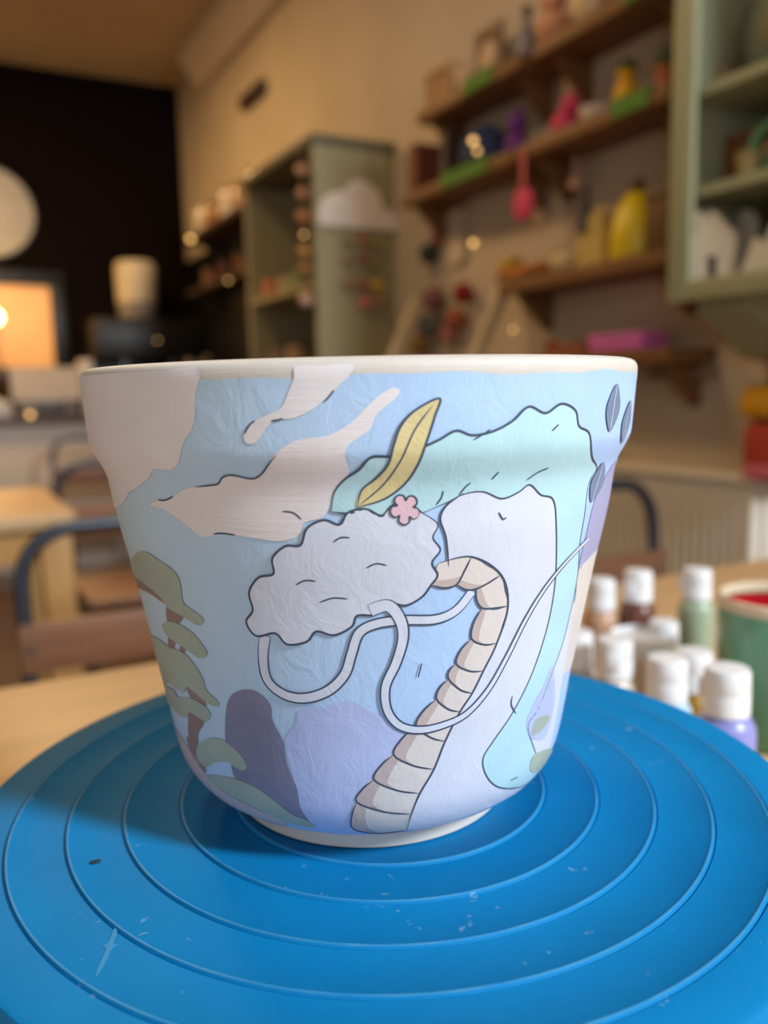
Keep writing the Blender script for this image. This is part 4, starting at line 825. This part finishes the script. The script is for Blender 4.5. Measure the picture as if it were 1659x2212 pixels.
# coffee machine with a canister on top, on a rear sideboard
v = spot(300, 5.55)
sb_ = thing('rear_sideboard', 'black rear sideboard against the dark wall', 'sideboard', (-.4, YB - .225, 0))
MB().box(-1.6, 1.15, -.22, .22, 0, .88, .004).build('carcass', blackm, sb_); MB().box(-1.62, 1.17, -.225, .22, .88, .91, .004).build('worktop', M_('worktop_dark', (40, 30, 26), .3), sb_)
cm = thing('coffee_machine', 'black coffee machine under the white canister on the rear sideboard', 'coffee machine', (v.x + .05, YB - .24, .91))
MB().box(-.34, .34, -.17, .19, .30, .55, .02).build('housing', blackm, cm); MB().box(-.34, .34, .02, .19, .0, .31, .01).build('rear_body', blackm, cm); MB().box(-.34, .34, -.17, .19, 0, .06, .006).build('drip_tray', M_('drip', (60, 58, 56), .3, metal=.8), cm)
for a in (-.15, .15):
    g = MB().lathe([(0, .22), (.035, .22), (.035, .30), (0, .30)], 18, (a, -.08, 0)).build('group_head', steel, cm); MB().tube([(a, -.11, .235), (a, -.22, .22)], .012, 8).build('portafilter_handle', M_('handle_brass', (130, 92, 40), .3, metal=.8), g)
can = thing('canister', 'tall white canister with grey lower band on the coffee machine', 'canister', (v.x + .02, YB - .22, 1.46))
MB().lathe([(0, 0), (.105, 0), (.115, .02), (.118, .105)], 30).build('lower_band', M_('can_grey', (126, 116, 108), .5), can); MB().lathe([(.1185, .104), (.122, .11), (.124, .33), (.11, .355), (0, .36)], 30).build('canister_body', M_('can_cream', (206, 190, 158), .45), can)
# clock and the lit hatch on the dark wall
pk = atY(-28, 456, YB - .03)
ck = thing('wall_clock', 'large plain white round clock on the dark wall at left edge', 'clock', (pk.x, YB - .001, pk.z))
MB().lathe([(0, -.03), (.255, -.03), (.262, -.026), (.262, 0), (0, 0)], 48, (0, 0, 0), 'y').build('clock_face', M_('clock_white', (178, 174, 164), .5), ck)
MB().lathe([(.262, -.036), (.275, -.034), (.278, -.02), (.278, 0), (.262, 0)], 48, (0, 0, 0), 'y').build('clock_rim', blackm, ck)
pa = atY(0, 700, YB - .03)
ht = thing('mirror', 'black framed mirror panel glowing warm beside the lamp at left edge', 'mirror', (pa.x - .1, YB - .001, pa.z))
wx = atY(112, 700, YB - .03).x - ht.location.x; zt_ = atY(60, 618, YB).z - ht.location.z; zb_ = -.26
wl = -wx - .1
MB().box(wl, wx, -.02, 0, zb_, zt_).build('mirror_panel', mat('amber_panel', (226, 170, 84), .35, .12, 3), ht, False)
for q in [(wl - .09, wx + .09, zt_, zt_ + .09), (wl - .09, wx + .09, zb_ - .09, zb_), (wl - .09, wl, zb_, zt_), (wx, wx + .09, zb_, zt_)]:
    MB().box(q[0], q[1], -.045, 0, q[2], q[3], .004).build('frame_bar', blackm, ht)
lp = atY(-12, 690, YB - .30)
lamp = thing('table_lamp', 'brass table lamp with a bare glowing bulb at the left edge', 'lamp', (lp.x, YB - .30, .91))
hz = lp.z - .91
brass = M_('lamp_brass', (176, 120, 56), .3, metal=.9)
MB().lathe([(0, 0), (.07, 0), (.072, .012), (.02, .025), (.012, .04), (0, .04)], 26).build('lamp_base', brass, lamp); MB().tube([(0, 0, .03), (0, 0, hz - .05)], .008, 10).build('lamp_stem', brass, lamp)
MB().lathe([(0, hz - .06), (.02, hz - .06), (.02, hz - .03), (0, hz - .03)], 18).build('lamp_socket', brass, lamp)
MB().ball((0, 0, hz + .012), .042, 18).build('bulb', emit('bulb_glow', (255, 214, 140), 14), lamp)
point('table_lamp_light', (lp.x, YB - .38, lp.z + .02), 9, (1, .62, .25), .06)
# fairy lights: glowing balls added for warm glints and bulbs on shelves and counter
fw = emit('bokeh_glow', (255, 200, 120), 2.0)
def bokeh(label, p, r=.009):
    t = thing('bokeh_light', label, 'glowing ball', p, 0, 'small warm fairy lights')
    MB().ball((0, 0, 0), r, 10).build('bulb', fw, t); MB().lathe([(0, r * .8), (r * .5, r * .8), (r * .5, r * 1.8), (0, r * 1.8)], 10).build('socket', blackm, t)
bokeh('upper of two fairy lights before the navy dome', atX(1022, 304, XR - .17)); bokeh('lower of two fairy lights before the navy dome', atX(1031, 326, XR - .17), .007)
bokeh('fairy light beside the cream banner', atX(1022, 525, XR - .03)); bokeh('dim fairy light low beside the leaning rack', atX(1108, 712, XR - .02), .005)
bokeh('fairy light at the far end of the jar shelf', atX(412, 516, XR - .20), .016); bokeh('fairy light under the lower back shelf', atX(493, 606, XR - .20), .007)
bokeh('fairy light on the coffee machine', atY(340, 735, YB - .43), .006); bokeh('fairy light on the olive unit garland', Vector((XR - UD - .024, UY0 + .05, 1.56)), .006)
cp2 = atY(64, 880, CTY - .02); bokeh('fairy light on the counter in front of the cash till', Vector((cp2.x, CTY - .02, .91)), .014)
# batten high on the wall
ba, bb2 = atX(520, 226, XR - .03), atX(566, 196, XR - .03)
tag(MB().box(-.04, 0, bb2.y - ba.y, 0, -.03, .03, .004).build('wall_batten', bw, loc=(XR, ba.y, ba.z)), 'short dark wooden batten high on the warm wall', 'batten')
